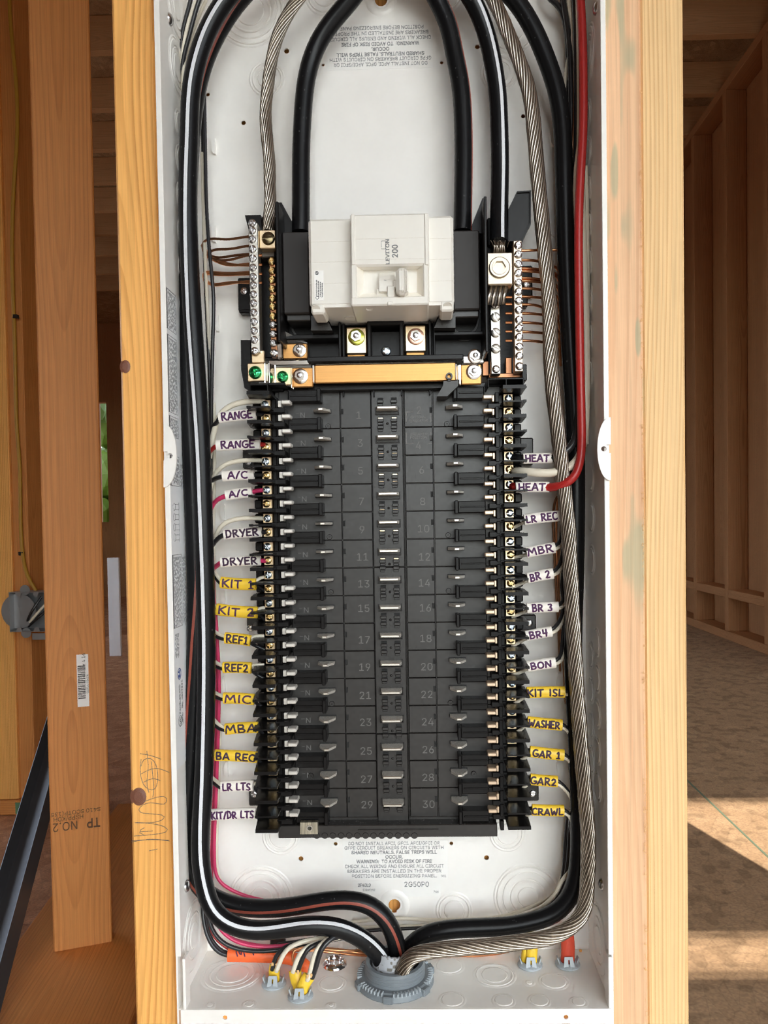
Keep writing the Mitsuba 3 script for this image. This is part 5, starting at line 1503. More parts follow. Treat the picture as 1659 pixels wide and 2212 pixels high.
# left rows: text, x from, x to, y at both ends, jacket, sleeve half height, letter height, lettering width, hot wire colour, block rows (white, hot), how the tail leaves
left = [('RANGE', 473, 553, 903, 895, 'white_jacket', 12, 17, 66, 'black_wire', None, 895, 18, 'upper'), ('RANGE', 468, 562, 963, 960, 'white_jacket', 12, 16, 72, 'red_wire', None, 961, 12, 'lower'),
        ('A/C', 481, 549, 1029, 1026, 'white_jacket', 11.5, 15, 42, 'black_wire', None, 1026, 8, 'upper'), ('A/C', 488, 545, 1071, 1063, 'white_jacket', 11.5, 13, 40, 'pink_wire', None, 1058, 20, 'lower'),
        ('DRYER', 484, 565, 1155, 1149, 'white_jacket', 11, 16, 70, 'black_wire', None, 1150, 22, 'upper'), ('DRYER', 477, 563, 1215, 1211, 'white_jacket', 11, 16, 74, 'pink_wire', None, 1212, 14, 'lower'),
        ('KIT 1', 477, 553, 1258, 1262, 'yellow_jacket', 13, 17, 66, 'black_wire', 1246, 1277, -22, ''), ('KIT 2', 468, 556, 1316, 1323, 'yellow_jacket', 13, 17, 76, 'black_wire', 1312, 1340, -18, ''),
        ('REF1', 486, 541, 1378, 1384, 'yellow_jacket', 12.5, 17, 46, 'black_wire', 1373, 1403, -14, ''), ('REF2', 482, 543, 1442, 1443, 'yellow_jacket', 12.5, 17, 50, 'black_wire', 1436, 1467, -12, ''),
        ('MIC', 483, 549, 1508, 1511, 'yellow_jacket', 12.5, 16, 56, 'black_wire', 1500, 1531, -12, ''), ('MBA', 487, 557, 1575, 1571, 'yellow_jacket', 12.5, 17, 66, 'black_wire', 1563, 1592, -20, ''),
        ('BA REC', 465, 556, 1631, 1636, 'yellow_jacket', 12.5, 15, 84, 'black_wire', 1628, 1660, -10, ''), ('LR LTS', 478, 547, 1699, 1697, 'white_jacket', 12, 15, 60, 'black_wire', 1692, 1722, -14, ''),
        ('KIT/DR LTS', 455, 553, 1760, 1757, 'white_jacket', 12.5, 15, 92, 'black_wire', 1752, 1785, -6, '')]
which = {'KIT 1': 'topmost yellow sleeve', 'KIT 2': 'second yellow sleeve from the top', 'REF1': 'third yellow sleeve from the top', 'REF2': 'fourth yellow sleeve from the top', 'BR 2': 'just under the MBR sleeve', 'BR 3': 'just above the BR4 sleeve', 'BR4': 'just above the BON sleeve', 'GAR 1': 'under the WASHER sleeve', 'GAR2': 'above the CRAWL sleeve'}
col_name = {'white_jacket': 'white', 'yellow_jacket': 'yellow', 'black_wire': 'black', 'red_wire': 'red', 'pink_wire': 'pinkish red'}
for (s, x0, x1, y0, y1, jk, hr, lh, lw, hot, yw, yh, dy, pos) in left:
    ys = .049
    sleeve('wire_sleeve', s, [(x0, y0, ys), ((x0 + x1) / 2, (y0 + y1) / 2 + (1.5 if 'KIT' in s and '/' not in s else -1), ys), (x1, y1, ys)], hr, jk,
           f'{col_name[jk]} sleeve hand lettered {s}' + (f', {pos} of two alike,' if pos else f', {which[s]}' if s in which else '') + ' on the left side', lh, lw, 'ink_dark' if s in ('DRYER', 'REF1', 'REF2', 'BA REC', 'MBA') else 'ink_purple')
    nm = s + (f', {pos} one' if pos else f', {which[s]}' if s in which else '')
    tail = [(447, y0 + dy * 1.5 + (14 if dy > 0 else -8), .062), (459, y0 + dy * 1.05, .060), (470, y0 + dy * .42, .055)] if x0 > 470 else [(444, y0 + dy * 1.6, .060), (456, y0 + dy * .8, .056)]
    if yw is None:
        wire(f'{col_name[hot]} branch wire in the left sleeve lettered {nm}', [(a, b, c) for a, b, c in tail] + [(x0 + 2, y0, ys + .0012), ((x0 + x1) / 2, (y0 + y1) / 2, ys + .002), (x1 - 2, y1, ys + .0012), (x1 + 8, (y1 + yh) / 2, DT + .002), (571, yh, DT + .006)], R10, hot)
    else:
        wire(f'white branch wire in the left sleeve lettered {nm}', [(a, b - 4, c - .002) for a, b, c in tail] + [(x0 + 2, y0 - 3, ys + .001), ((x0 + x1) / 2, (y0 + y1) / 2 - 4, ys + .0022), (x1 - 4, y1 - 4, ys + .001), (x1 + 6, (y1 - 4 + yw * 2) / 3, DT + .003), (571, yw, DT + .006)], R12, 'white_wire')
        wire(f'{col_name[hot]} branch wire in the left sleeve lettered {nm}', [(a, b + 5, c) for a, b, c in tail] + [(x0 + 2, y0 + 3, ys + .001), ((x0 + x1) / 2, (y0 + y1) / 2 + 4, ys + .0022), (x1 - 4, y1 + 4, ys + .001), (x1 + 8, (y1 + yh) / 2, DT + .006), (573, yh, DT + .008)], R12, hot)
for lab, yb_, pts in (('thick white wire curving into the topmost left terminal', 866, [(452, 990, .062), (464, 925, .060), (478, 893, .056), (505, 874, .053), (540, 867, .053), (571, 866, .060)]),
                      ('white wire curving into the left terminal above the A/C sleeves', 995, [(450, 1080, .062), (462, 1030, .060), (480, 1008, .056), (508, 997, .053), (545, 994, .054), (571, 995, .060)]),
                      ('white wire curving into the left terminal above the DRYER sleeves', 1120, [(450, 1230, .062), (466, 1160, .060), (480, 1135, .056), (508, 1122, .053), (545, 1119, .054), (571, 1120, .060)])):
    wire(lab, pts, .0026 if yb_ == 866 else .0021, 'white_wire')

# right rows
rightw = [('HEAT', 1130, 1193, 991, 990, 'white_jacket', 11.5, 15, 50, ''), ('HEAT', 1114, 1186, 1053, 1052, 'white_jacket', 11.5, 16, 56, ''), ('LR REC', 1132, 1210, 1123, 1114, 'white_jacket', 12, 15, 66, ''), ('MBR', 1137, 1199, 1194, 1183, 'white_jacket', 12, 16, 54, ''),
          ('BR 2', 1139, 1195, 1249, 1239, 'white_jacket', 12, 15, 42, ''), ('BR 3', 1138, 1206, 1314, 1311, 'white_jacket', 11.5, 15, 42, ''), ('BR4', 1136, 1192, 1374, 1364, 'white_jacket', 11.5, 15, 38, ''), ('BON', 1139, 1200, 1440, 1431, 'white_jacket', 12, 14, 44, ''),
          ('KIT ISL', 1138, 1220, 1496, 1495, 'yellow_jacket', 12.5, 15, 76, ''), ('WASHER', 1139, 1214, 1559, 1566, 'yellow_jacket', 12.5, 15, 66, ''), ('GAR 1', 1144, 1218, 1623, 1631, 'yellow_jacket', 12.5, 15, 58, ''), ('GAR2', 1145, 1204, 1683, 1688, 'yellow_jacket', 12.5, 15, 54, ''), ('CRAWL', 1149, 1218, 1749, 1751, 'yellow_jacket', 12.5, 14, 66, '')]
wrow = {'LR REC': (1113, 1142), 'MBR': (1176, 1205), 'BR 2': (1239, 1269), 'BR 3': (1303, 1333), 'BR4': (1365, 1396), 'BON': (1430, 1459), 'KIT ISL': (1493, 1523), 'WASHER': (1558, 1588), 'GAR 1': (1621, 1652), 'GAR2': (1684, 1716), 'CRAWL': (1748, 1778)}
first = True
for (s, x0, x1, y0, y1, jk, hr, lh, lw, _) in rightw:
    pos = ''
    if s == 'HEAT':
        pos, first = (', upper of the two HEAT sleeves,' if first else ', lower of the two HEAT sleeves,'), False
    yd = .046 if s != 'HEAT' else .042
    sleeve('wire_sleeve', s, [(x0, y0, yd), ((x0 + x1) / 2, (y0 + y1) / 2 + (.6 if y1 > y0 else -.6), yd), (x1, y1, yd)], hr, jk, f'{col_name[jk]} sleeve hand lettered {s}{pos}' + (f', {which[s]}' if s in which else '') + ' on the right side', lh, lw, 'ink_dark' if jk == 'yellow_jacket' else 'ink_purple', shift=-2)
    if s in wrow:
        yh, yw = wrow[s]
        if s in ('WASHER', 'GAR 1', 'GAR2', 'CRAWL'):
            far = [(x1 + 10, y1 + 9, .048), (1232, y1 + 34, .054), (1246, y1 + 90, .060), (1250, y1 + 150, .066)]
        elif s == 'KIT ISL':
            far = [(1228, 1497, .048), (1240, 1510, .056), (1246, 1560, .066)]
        else:
            far = [(x1 + 9, y1 - 9, .049), (1214, y1 - 34, .055), (1219, y1 - 90, .062), (1221, y1 - 150, .068)]
        up_ = -1
        wire(f'black branch wire in the right sleeve lettered {s}' + (f', {which[s]}' if s in which else ''), [(1106, yh, DT + .006), (x0 - 8, (yh + 2 * y0 - 6) / 3, DT), (x0 + 3, y0 - 3, yd + .001), ((x0 + x1) / 2, (y0 + y1) / 2 - 3, yd + .0022), (x1 - 3, y1 - 3, yd + .001)] + [(a, b - 3, c) for a, b, c in far], R12, 'black_wire')
        wire(f'white branch wire in the right sleeve lettered {s}' + (f', {which[s]}' if s in which else ''), [(1106, yw, DT + .006), (x0 - 8, (yw + 2 * y0 + 8) / 3, DT), (x0 + 3, y0 + 4, yd + .001), ((x0 + x1) / 2, (y0 + y1) / 2 + 4, yd + .0022), (x1 - 3, y1 + 4, yd + .001)] + [(a + 3, b + 5, c + .001) for a, b, c in far], R12, 'white_wire')
wire('thick black wire through the upper right sleeve lettered HEAT', [(1107, 988, DT + .006), (1121, 990, .050), (1134, 991, .044), (1162, 991, .0435), (1190, 990, .0425), (1214, 981, .036), (1235, 962, .036), (1246, 930, .040), (1248, 850, .045), (1246, 700, .052)], .0036, 'black_wire', name='thick_wire')
wire('thick white wire curving from behind the red wire into a right terminal', [(1107, 1018, DT + .004), (1125, 1018, .046), (1160, 1021, .038), (1200, 1020, .035), (1230, 1009, .034), (1250, 988, .036), (1262, 940, .040), (1266, 840, .044), (1265, 700, .046), (1260, 560, .046), (1255, 400, .047), (1255, 200, .047), (1252, 0, .046), (1248, -170, .046), (1246, -325, .046)], .0036, 'white_wire', name='thick_wire')
wire('thick red wire running down the right side into the lower HEAT sleeve', [(1107, 1050, DT + .006), (1117, 1053, .046), (1150, 1053, .0440), (1183, 1053, .0415), (1212, 1048, .032), (1236, 1034, .028), (1250, 1008, .028), (1256, 970, .028), (1256, 900, .028), (1254, 820, .028), (1252, 705, .028), (1250, 553, .029), (1252, 423, .030), (1259, 293, .031), (1260, 163, .032), (1254, 0, .034), (1248, -60, .036), (1243, -180, .040), (1242, -330, .040)], .0037, 'red_wire', name='thick_wire')

# bundle wires that run along the sides behind the heavy cables
bl = [('thin black wire hanging free left of the ground bar', 'black_wire', R12, [(440, 130, .070), (443, 300, .070), (446, 440, .066), (454, 560, .060), (461, 640, .058), (460, 720, .060), (457, 860, .066), (455, 1000, .072), (452, 1200, .076)]),
      ('second thin black wire behind the striped cable on the left', 'black_wire', R12, [(436, 160, .076), (438, 300, .076), (440, 460, .074), (445, 640, .072), (452, 800, .072), (456, 980, .076), (456, 1200, .078)]),
      ('brownish white wire beside the thin black wire on the left', 'white_wire', R12, [(437, 330, .074), (441, 500, .072), (447, 640, .070), (452, 760, .072), (455, 900, .076), (458, 1100, .078)]),
      ('cream wire at the upper left corner of the box, outermost', 'white_wire', R12, [(430, -20, .056), (410, 40, .058), (395, 110, .060), (388, 190, .064), (387, 300, .068), (392, 420, .072)]),
      ('cream wire at the upper left corner of the box, second from outside', 'white_wire', .0020, [(442, -20, .060), (418, 30, .060), (402, 90, .060), (396, 160, .062), (394, 260, .066), (400, 400, .074)]),
      ('black wire between the cream wires at the upper left corner', 'black_wire', .0020, [(436, -20, .050), (424, 20, .052), (408, 80, .056), (396, 130, .060), (392, 200, .066), (391, 330, .072)]),
      ('outermost black wire at the upper left corner of the box', 'black_wire', .0020, [(414, -10, .066), (404, 30, .066), (394, 75, .066), (389, 140, .068), (387, 240, .072), (388, 360, .076)]),
      ('cream wire beside the heavy black cable at the upper left corner', 'white_wire', R12, [(452, -20, .072), (432, 30, .070), (414, 80, .070), (404, 140, .072), (400, 260, .074), (404, 400, .078)]),
      ('pinkish red wire running down the left side, innermost', 'pink_wire', R12, [(456, 1255, .070), (464, 1310, .070), (469, 1380, .070), (473, 1460, .071), (472, 1560, .071), (468, 1680, .070), (464, 1780, .069), (463, 1860, .067), (471, 1898, .066), (496, 1920, .066), (540, 1938, .068), (600, 1950, .072)]),
      ('pinkish red wire running down the left side, beside the heavy cable', 'pink_wire', R12, [(452, 1090, .073), (460, 1230, .074), (464, 1380, .074), (467, 1520, .075), (464, 1680, .075), (459, 1800, .074), (457, 1880, .073), (459, 1940, .068), (466, 1985, .062), (484, 2016, .060), (530, 2037, .060), (590, 2044, .062), (650, 2036, .064), (720, 2020, .068)]),
      ('second pinkish red wire sweeping along the bottom left corner', 'pink_wire', R12, [(457, 1900, .070), (460, 1955, .064), (472, 1998, .058), (500, 2028, .056), (560, 2045, .057), (620, 2042, .060), (700, 2024, .066)]),
      ('white wire running down the left side behind the labelled wires', 'white_wire', R12, [(462, 870, .076), (463, 1000, .077), (461, 1150, .078), (464, 1300, .079), (470, 1450, .079), (474, 1600, .079), (470, 1750, .078), (468, 1860, .077), (480, 1910, .077), (520, 1940, .078)]),
      ('second white wire running down the left side behind the heavy cable', 'white_wire', R12, [(457, 860, .079), (459, 1000, .080), (457, 1200, .081), (456, 1400, .081), (456, 1600, .081), (452, 1800, .080)]),
      ('black wire sweeping round the lower left corner, innermost', 'black_wire', .0019, [(444, 1900, .070), (448, 1960, .062), (458, 2005, .055), (480, 2034, .052), (520, 2051, .052), (580, 2054, .053), (640, 2047, .057), (720, 2030, .063), (800, 2020, .070)]),
      ('black wire sweeping round the lower left corner into the orange jacket', 'black_wire', .0020, [(438, 1930, .070), (440, 1985, .064), (448, 2020, .060), (462, 2046, .058), (480, 2060, .059), (500, 2065, .062)]),
      ('second black wire entering the orange jacket at the lower left', 'black_wire', .0017, [(441, 1925, .074), (444, 1980, .068), (452, 2018, .065), (466, 2042, .064), (482, 2055, .064), (500, 2060, .066)]),
      ('pale red wire beside the black wires at the lower left corner', 'red_wire', .0014, [(446, 1930, .076), (450, 1990, .072), (462, 2022, .069), (480, 2040, .068), (500, 2054, .068)]),
      ('black wire crossing low behind the heavy cables to the right', 'black_wire', R12, [(600, 2040, .072), (690, 2026, .074), (780, 2012, .078), (870, 2006, .082), (960, 2002, .083)]),
      ('white wire along the bottom of the back wall', 'white_wire', R12, [(760, 1992, .083), (860, 1984, .083), (930, 1987, .083), (1010, 1986, .083), (1080, 1980, .082), (1150, 1958, .081), (1196, 1930, .080), (1216, 1880, .079), (1226, 1800, .078)]),
      ('second white wire along the bottom of the back wall', 'white_wire', R12, [(740, 2008, .084), (830, 2002, .084), (900, 2001, .084), (960, 1999, .084)]),
      ('black wire bending round the lower right corner inside the heavy cable, innermost', 'black_wire', .0022, [(1228, 1760, .074), (1222, 1820, .074), (1218, 1880, .073), (1208, 1920, .073), (1184, 1950, .074), (1150, 1974, .076), (1110, 1988, .078)]),
      ('black wire bending round the lower right corner, second', 'black_wire', .0020, [(1232, 1760, .070), (1229, 1830, .070), (1222, 1890, .070), (1206, 1934, .070), (1176, 1964, .072), (1130, 1986, .075)]),
      ('pinkish white wire bending round the lower right corner over the heavy cable', 'white_wire', .0019, [(1236, 1850, .062), (1232, 1880, .060), (1217, 1898, .058), (1204, 1924, .058), (1186, 1946, .060), (1158, 1966, .062), (1120, 1980, .066)]),
      ('white wire bending round the lower right corner behind the others', 'white_wire', R12, [(1233, 1750, .078), (1230, 1830, .077), (1222, 1880, .076), (1212, 1920, .077), (1190, 1950, .078), (1150, 1970, .080)]),
      ('black wire dropping from GAR 2 along the heavy cable at the lower right', 'black_wire', R12, [(1240, 1752, .064), (1238, 1800, .066), (1235, 1850, .070), (1228, 1890, .074)]),
      ('black wire of the bundle right of the bare cable, foremost', 'black_wire', .0026, [(1215, -10, .066), (1226, 60, .064), (1232, 140, .062), (1234, 260, .062), (1237, 400, .062), (1240, 560, .064), (1243, 760, .066), (1240, 940, .070)]),
      ('black wire of the bundle at the upper right, curling in from the top', 'black_wire', .0026, [(1186, -6, .072), (1205, 12, .070), (1221, 50, .070), (1227, 110, .072), (1228, 220, .074), (1230, 360, .076), (1232, 560, .078)]),
      ('brown white wire weaving through the upper right bundle', 'white_wire', .0018, [(1228, -10, .060), (1234, 30, .058), (1238, 62, .060), (1232, 110, .064), (1224, 150, .070), (1221, 210, .076)]),
      ('cream wire right behind the red wire at the upper right', 'white_wire', R12, [(1250, -10, .044), (1252, 80, .044), (1252, 200, .045), (1251, 300, .046), (1244, 360, .048), (1242, 480, .052), (1243, 640, .056)]),
      ('dark wire left of the red wire at the upper right', 'black_wire', .0026, [(1240, -10, .052), (1244, 80, .051), (1246, 200, .051), (1246, 330, .052), (1246, 500, .054), (1248, 700, .058)]),
      ('copper coloured bare wire in the upper right bundle', 'copper_aged', .0012, [(1242, 60, .058), (1241, 160, .056), (1240, 260, .056), (1236, 330, .056), (1234, 420, .058), (1236, 560, .064)]),
      ('cream wire right of the red wire at mid height', 'white_wire', .0026, [(1264, 360, .052), (1267, 500, .052), (1268, 700, .052), (1268, 850, .054), (1266, 960, .056)]),
      ('bare copper wire running down the right side, leftmost', 'copper_aged', .0011, [(1212, 1060, .078), (1200, 1080, .080), (1196, 1150, .082), (1200, 1250, .082), (1206, 1350, .082), (1210, 1450, .082)]),
      ('bare copper wire running down the right side behind the sleeves', 'copper', .0010, [(1207, 1040, .080), (1202, 1130, .084), (1204, 1230, .084), (1210, 1330, .084), (1213, 1420, .084)]),
      ('brown bare wire running down behind the right sleeves', 'copper_aged', .0011, [(1216, 1100, .080), (1208, 1200, .083), (1209, 1300, .083), (1215, 1400, .083), (1222, 1520, .083)]),
      ('thin white wire beside the bare copper wires on the right', 'white_wire', .0013, [(1219, 1100, .074), (1213, 1200, .078), (1213, 1300, .079), (1219, 1420, .080), (1228, 1560, .080)]),
      ('thin black wire running down behind the bare cable on the right', 'black_wire', R12, [(1224, 1100, .070), (1220, 1200, .074), (1221, 1350, .076), (1230, 1550, .078), (1240, 1700, .078)])]
for lab, m_, r, pts in bl:
    if pts[0][1] < 0:                         # goes on to the top wall of the box
        x_, y_, d_ = pts[0]
        pts = [(x_ + (8 if x_ < 800 else -8), -312, d_), (x_ + (12 if x_ < 800 else -10), -170, d_)] + pts
    wire(lab, pts, r, m_, name='bundle_wire')

# bare copper ground wires at the two ground bars
gl = [((537, 511), (490, 517), (455, 516), (438, 527), (440, 545)), ((537, 531), (495, 538), (462, 540), (448, 552), (444, 570)), ((538, 549), (500, 553), (468, 556), (447, 546), (436, 530)), ((538, 551), (498, 561), (464, 560), (446, 548), (438, 534)), ((538, 570), (500, 573), (470, 566), (448, 552), (440, 540)),
      ((538, 573), (500, 571), (466, 560), (450, 548), (443, 538)), ((538, 588), (500, 590), (460, 588), (441, 590), (440, 600)), ((538, 592), (500, 594), (462, 593), (443, 594), (441, 606)), ((538, 608), (500, 612), (462, 616), (446, 608), (440, 594)), ((538, 611), (500, 610), (468, 614), (450, 610), (443, 596))]
for k, q in enumerate(gl):
    d = [.054, .060, .066, .073, .079]
    wire(['uppermost dark copper wire at the left ground bar', 'second dark copper wire at the left ground bar', 'upper wire of the third copper pair at the left ground bar', 'lower wire of the third copper pair at the left ground bar', 'lower wire of the fourth copper pair at the left ground bar', 'upper wire of the fourth copper pair at the left ground bar',
          'upper wire of the fifth copper pair at the left ground bar', 'lower wire of the fifth copper pair at the left ground bar', 'lower wire of the lowest copper pair at the left ground bar', 'upper wire of the lowest copper pair at the left ground bar'][k],
         [(548, q[0][1], .0515)] + [(x, y, dd) for (x, y), dd in zip(q, d)], .00115, 'copper_aged' if k < 4 else 'copper', name='ground_wire')
for k, y in enumerate((550, 570, 590, 609)):
    kk_ = solo('ground_wire_tip', tube(resample(pp([(556, y + 2, .0515), (566, y + 2, .0515)]), .002), .0012, 7), 'copper', ['uppermost', 'second', 'third', 'lowest'][k] + ' copper wire end showing right of the left ground bar', 'wire end', 'copper wire ends', smooth=40)
gr = [(541, 540, 0), (562, 571, 1), (580, 585, 1), (586, 590, 1), (601, 609, 1), (607, 612, 1), (623, 631, 1), (641, 645, 1), (658, 671, 1), (677, 682, 1), (697, 702, 1), (717, 721, 1), (736, 741, 1)]
ordn = ['uppermost', 'second', 'third', 'fourth', 'fifth', 'sixth', 'seventh', 'eighth', 'ninth', 'tenth', 'eleventh', 'twelfth', 'lowest']
for k, (y0, y1, q) in enumerate(gr):
    if q == 0:
        pts = [(1116, y0, .050), (1140, y0, .052), (1180, y0 - 1, .056), (1212, y0 - 2, .058), (1228, y0 - 10, .060), (1235, y0 - 34, .062), (1236, y0 - 90, .064)]
    else:
        pts = [(1116, y0, .050), (1135, y0, .053), (1155, y0 + 1, .056), (1175, (y0 + y1) / 2 + 1, .061), (1196, y1 + 4, .068), (1206, y1 + 14, .074), (1211, y1 + 50, .079)]
    wire(f'{ordn[k]} bare copper wire leaving the right ground bar', pts, .0012, 'copper', name='ground_wire')
for k, y in enumerate((642, 657, 677, 697, 716, 736)):
    solo('ground_wire_tip', tube(resample(pp([(1092, y, .051), (1106, y, .051)]), .002), .0012, 7), 'copper', ordn[k] + ' copper wire end showing left of the right ground bar' if k < 5 else 'lowest copper wire end showing left of the right ground bar', 'wire end', 'copper wire ends', smooth=40)
# ------------------------------------------------------------------ bottom of the box: conduit, cable connectors, plug
cb = on_floor(853, 2127)
cx, cy = cb[0], .0395
cd = thing('conduit_fitting', 'grey plastic threaded conduit end with a toothed lock ring on the box floor', 'conduit')
sC = S(cy - .028)
RO = 69 / sC
hC = .0185
thr = [(RO - .0045, 0), (RO - .0045, hC), (RO - .0012, hC)]
for k in range(6):
    z = hC - .001 - k * .0030
    thr += [(RO, z - .0008), (RO, z - .0014), (RO - .0011, z - .0024)]
thr += [(RO - .001, 0), (RO - .0045, 0)]
part(cd, 'thread', move(lathe(thr, 56), [cx, cy, ZF]), 'pvc_dark', smooth=25)
part(cd, 'inner_wall', move(lathe([(RO - .0046, hC - .0005), (RO - .0046, -.03)][::-1], 48), [cx, cy, ZF]), mat('pvc_inner', (.12, .13, .14), .5, two=True), smooth=True)
lr = part(cd, 'lock_ring', move(lathe([(RO, .0002), (RO + .0072, .0002), (RO + .0078, .0010), (RO + .0066, .0052), (RO + .004, .0072), (RO, .0072)], 56), [cx, cy, ZF]), 'pvc_dark', smooth=25)
for k in range(6):
    a = math.radians(60 * k + 22)
    R3 = np.array([[math.cos(a), -math.sin(a), 0], [math.sin(a), math.cos(a), 0], [0, 0, 1]])
    m_ = bbox(.0046, .009, .0062, .0008)
    v_ = (m_[0] + [RO + .0072, 0, .0034]) @ R3.T + [cx, cy, ZF]
    part(lr, 'lug', (v_, m_[1]), 'pvc_dark')
for k in range(60):
    a = math.radians(6 * k)
    if (6 * k) % 60 in (18, 24):
        continue
    R3 = np.array([[math.cos(a), -math.sin(a), 0], [math.sin(a), math.cos(a), 0], [0, 0, 1]])
    m_ = bbox(.0042, .0012, .0036, .0003)
    v_ = (m_[0] + [RO + .0048, 0, .0062]) @ R3.T + [cx, cy, ZF]
    part(lr, 'tooth', (v_, m_[1]), 'pvc_light')
# the broken pipe end inside it
th = np.linspace(math.radians(194), math.radians(325), 26)
rp = RO - .0058
topz = [hC + .0118 - .0025 * (k / 25) - .011 * max(0, (k - 19) / 6) ** 1.2 + .0008 * math.sin(k * 2.7) for k, t in enumerate(th)]
va = [[cx + rp * math.cos(t), cy + rp * math.sin(t), ZF - .004] for t in th] + [[cx + (rp - .001) * math.cos(t), cy + (rp - .001) * math.sin(t) + .004, ZF + z] for t, z in zip(th, topz)]
vb = [[x, y + .0022, z] for x, y, z in va]
n_ = len(th)
i_ = np.arange(n_ - 1)
fa = np.vstack([np.stack([i_, i_ + 1, i_ + n_ + 1], 1), np.stack([i_, i_ + n_ + 1, i_ + n_], 1)])
fb = fa[:, ::-1] + 2 * n_
fc = np.vstack([np.stack([i_ + n_, i_ + n_ + 1, i_ + 3 * n_ + 1], 1), np.stack([i_ + n_, i_ + 3 * n_ + 1, i_ + 3 * n_], 1)])
part(cd, 'pipe_end', (np.array(va + vb), np.vstack([fa, fb, fc])), mat('pipe_grey', proc(lambda p, n, uv: mix((.42, .44, .47), (.16, .15, .13), smoothstep(.66, .78, noise(p.x * 330, p.y * 300, p.z * 330)) * smoothstep(.45, .6, noise(p.x * 60 + 3, p.y * 60, p.z * 60)))), .45, two=True), smooth=40, label='pale grey split pipe end')


def connector(px, py, rpx, jackets, lab, blade=True):
    c = on_floor(px, py)
    s = S(c[1])
    r = rpx / s
    k = thing('cable_connector', lab, 'cable connector', 'grey cable connectors')
    part(k, 'collar', move(lathe([(r * .45, .0005), (r * .95, .0005), (r, .0009), (r, .0018), (r * .92, .0030), (r * .60, .0046), (r * .45, .0030), (r * .45, .0005)], 28), c), 'pvc_light', smooth=30)
    w = r * .78
    pg = Polygon([(-w * .5, 0), (w * .5, 0), (w * .56, .002), (w * .42, .0105), (-w * .42, .0105), (-w * .56, .002)]).difference(sbox(-.0007, .0025, .0007, .0080))
    part(k, 'clamp_blade', xform(extrude(pg, 0, .0014), np.array([[1, 0, 0, c[0]], [0, .92, .38, c[1] - r * .88], [0, -.38, .92, c[2] + .0012], [0, 0, 0, 1]])), 'pvc_light')
    for sx in (-1, 1):
        part(k, 'clamp_blade', aim(bbox(.0012, .006, .0085, .0003), (sx * .35, .1, 1), c + [sx * r * .72, -.001, .0044]), 'pvc_light')
    return k, c, r


def jacket(label, pts, rx, ry, m_, name='cable_jacket'):
    return solo(name, tube(resample(np.array(pts), .002), ry, 18, ry=rx), m_, label, 'cable jacket', 'cable jackets at the box floor', smooth=50)


k1, c1, r1 = connector(592, 2127, 27, 1, 'grey clamp connector with one yellow cable, left of the chrome plug')
jacket('short yellow cable jacket rising from the left grey connector', [c1 + [0, .002, -.012], c1 + [0, .002, .004], P(592, 2102, c1[1] + .001), P(594, 2084, c1[1] + .003)], .0048, .0027, 'yellow_jacket')
k2, c2, r2 = connector(649, 2154, 28, 2, 'grey clamp connector nearest the front, holding two yellow cables')
jacket('yellow cable jacket in the front connector, rear one leaning left', [c2 + [-.001, .006, -.01], c2 + [-.002, .006, .006], P(641, 2118, c2[1] + .007), P(637, 2096, c2[1] + .009)], .0054, .0028, 'yellow_jacket')
jacket('yellow cable jacket in the front connector, front one leaning right', [c2 + [.001, .000, -.01], c2 + [.001, .000, .004], P(656, 2128, c2[1] + .001), P(668, 2108, c2[1] + .003)], .0054, .0028, 'yellow_jacket')
k3, c3, r3 = connector(1145, 2086, 27, 1, 'grey clamp connector with yellow cable under the bare cable at the right')
jacket('yellow cable jacket rising from the right grey connector, wider one', [c3 + [.001, -.002, -.01], c3 + [.001, -.002, .004], P(1149, 2058, c3[1] - .002), P(1151, 2020, c3[1] + .002)], .0050, .0027, 'yellow_jacket')
jacket('yellow cable jacket rising from the right grey connector, narrow one behind', [c3 + [-.0055, .002, -.01], c3 + [-.0055, .002, .004], P(1133, 2058, c3[1] + .002), P(1133, 2020, c3[1] + .006)], .0026, .0040, 'yellow_jacket')
k4, c4, r4 = connector(1226, 2085, 27, 1, 'grey clamp connector with a red cable jacket at the far right of the box floor')
jacket('red cable jacket rising from the rightmost connector', [c4 + [0, 0, -.01], c4 + [0, 0, .004], P(1227, 2052, c4[1]), P(1223, 2005, c4[1] + .001)], .0062, .0040, 'red_jacket')
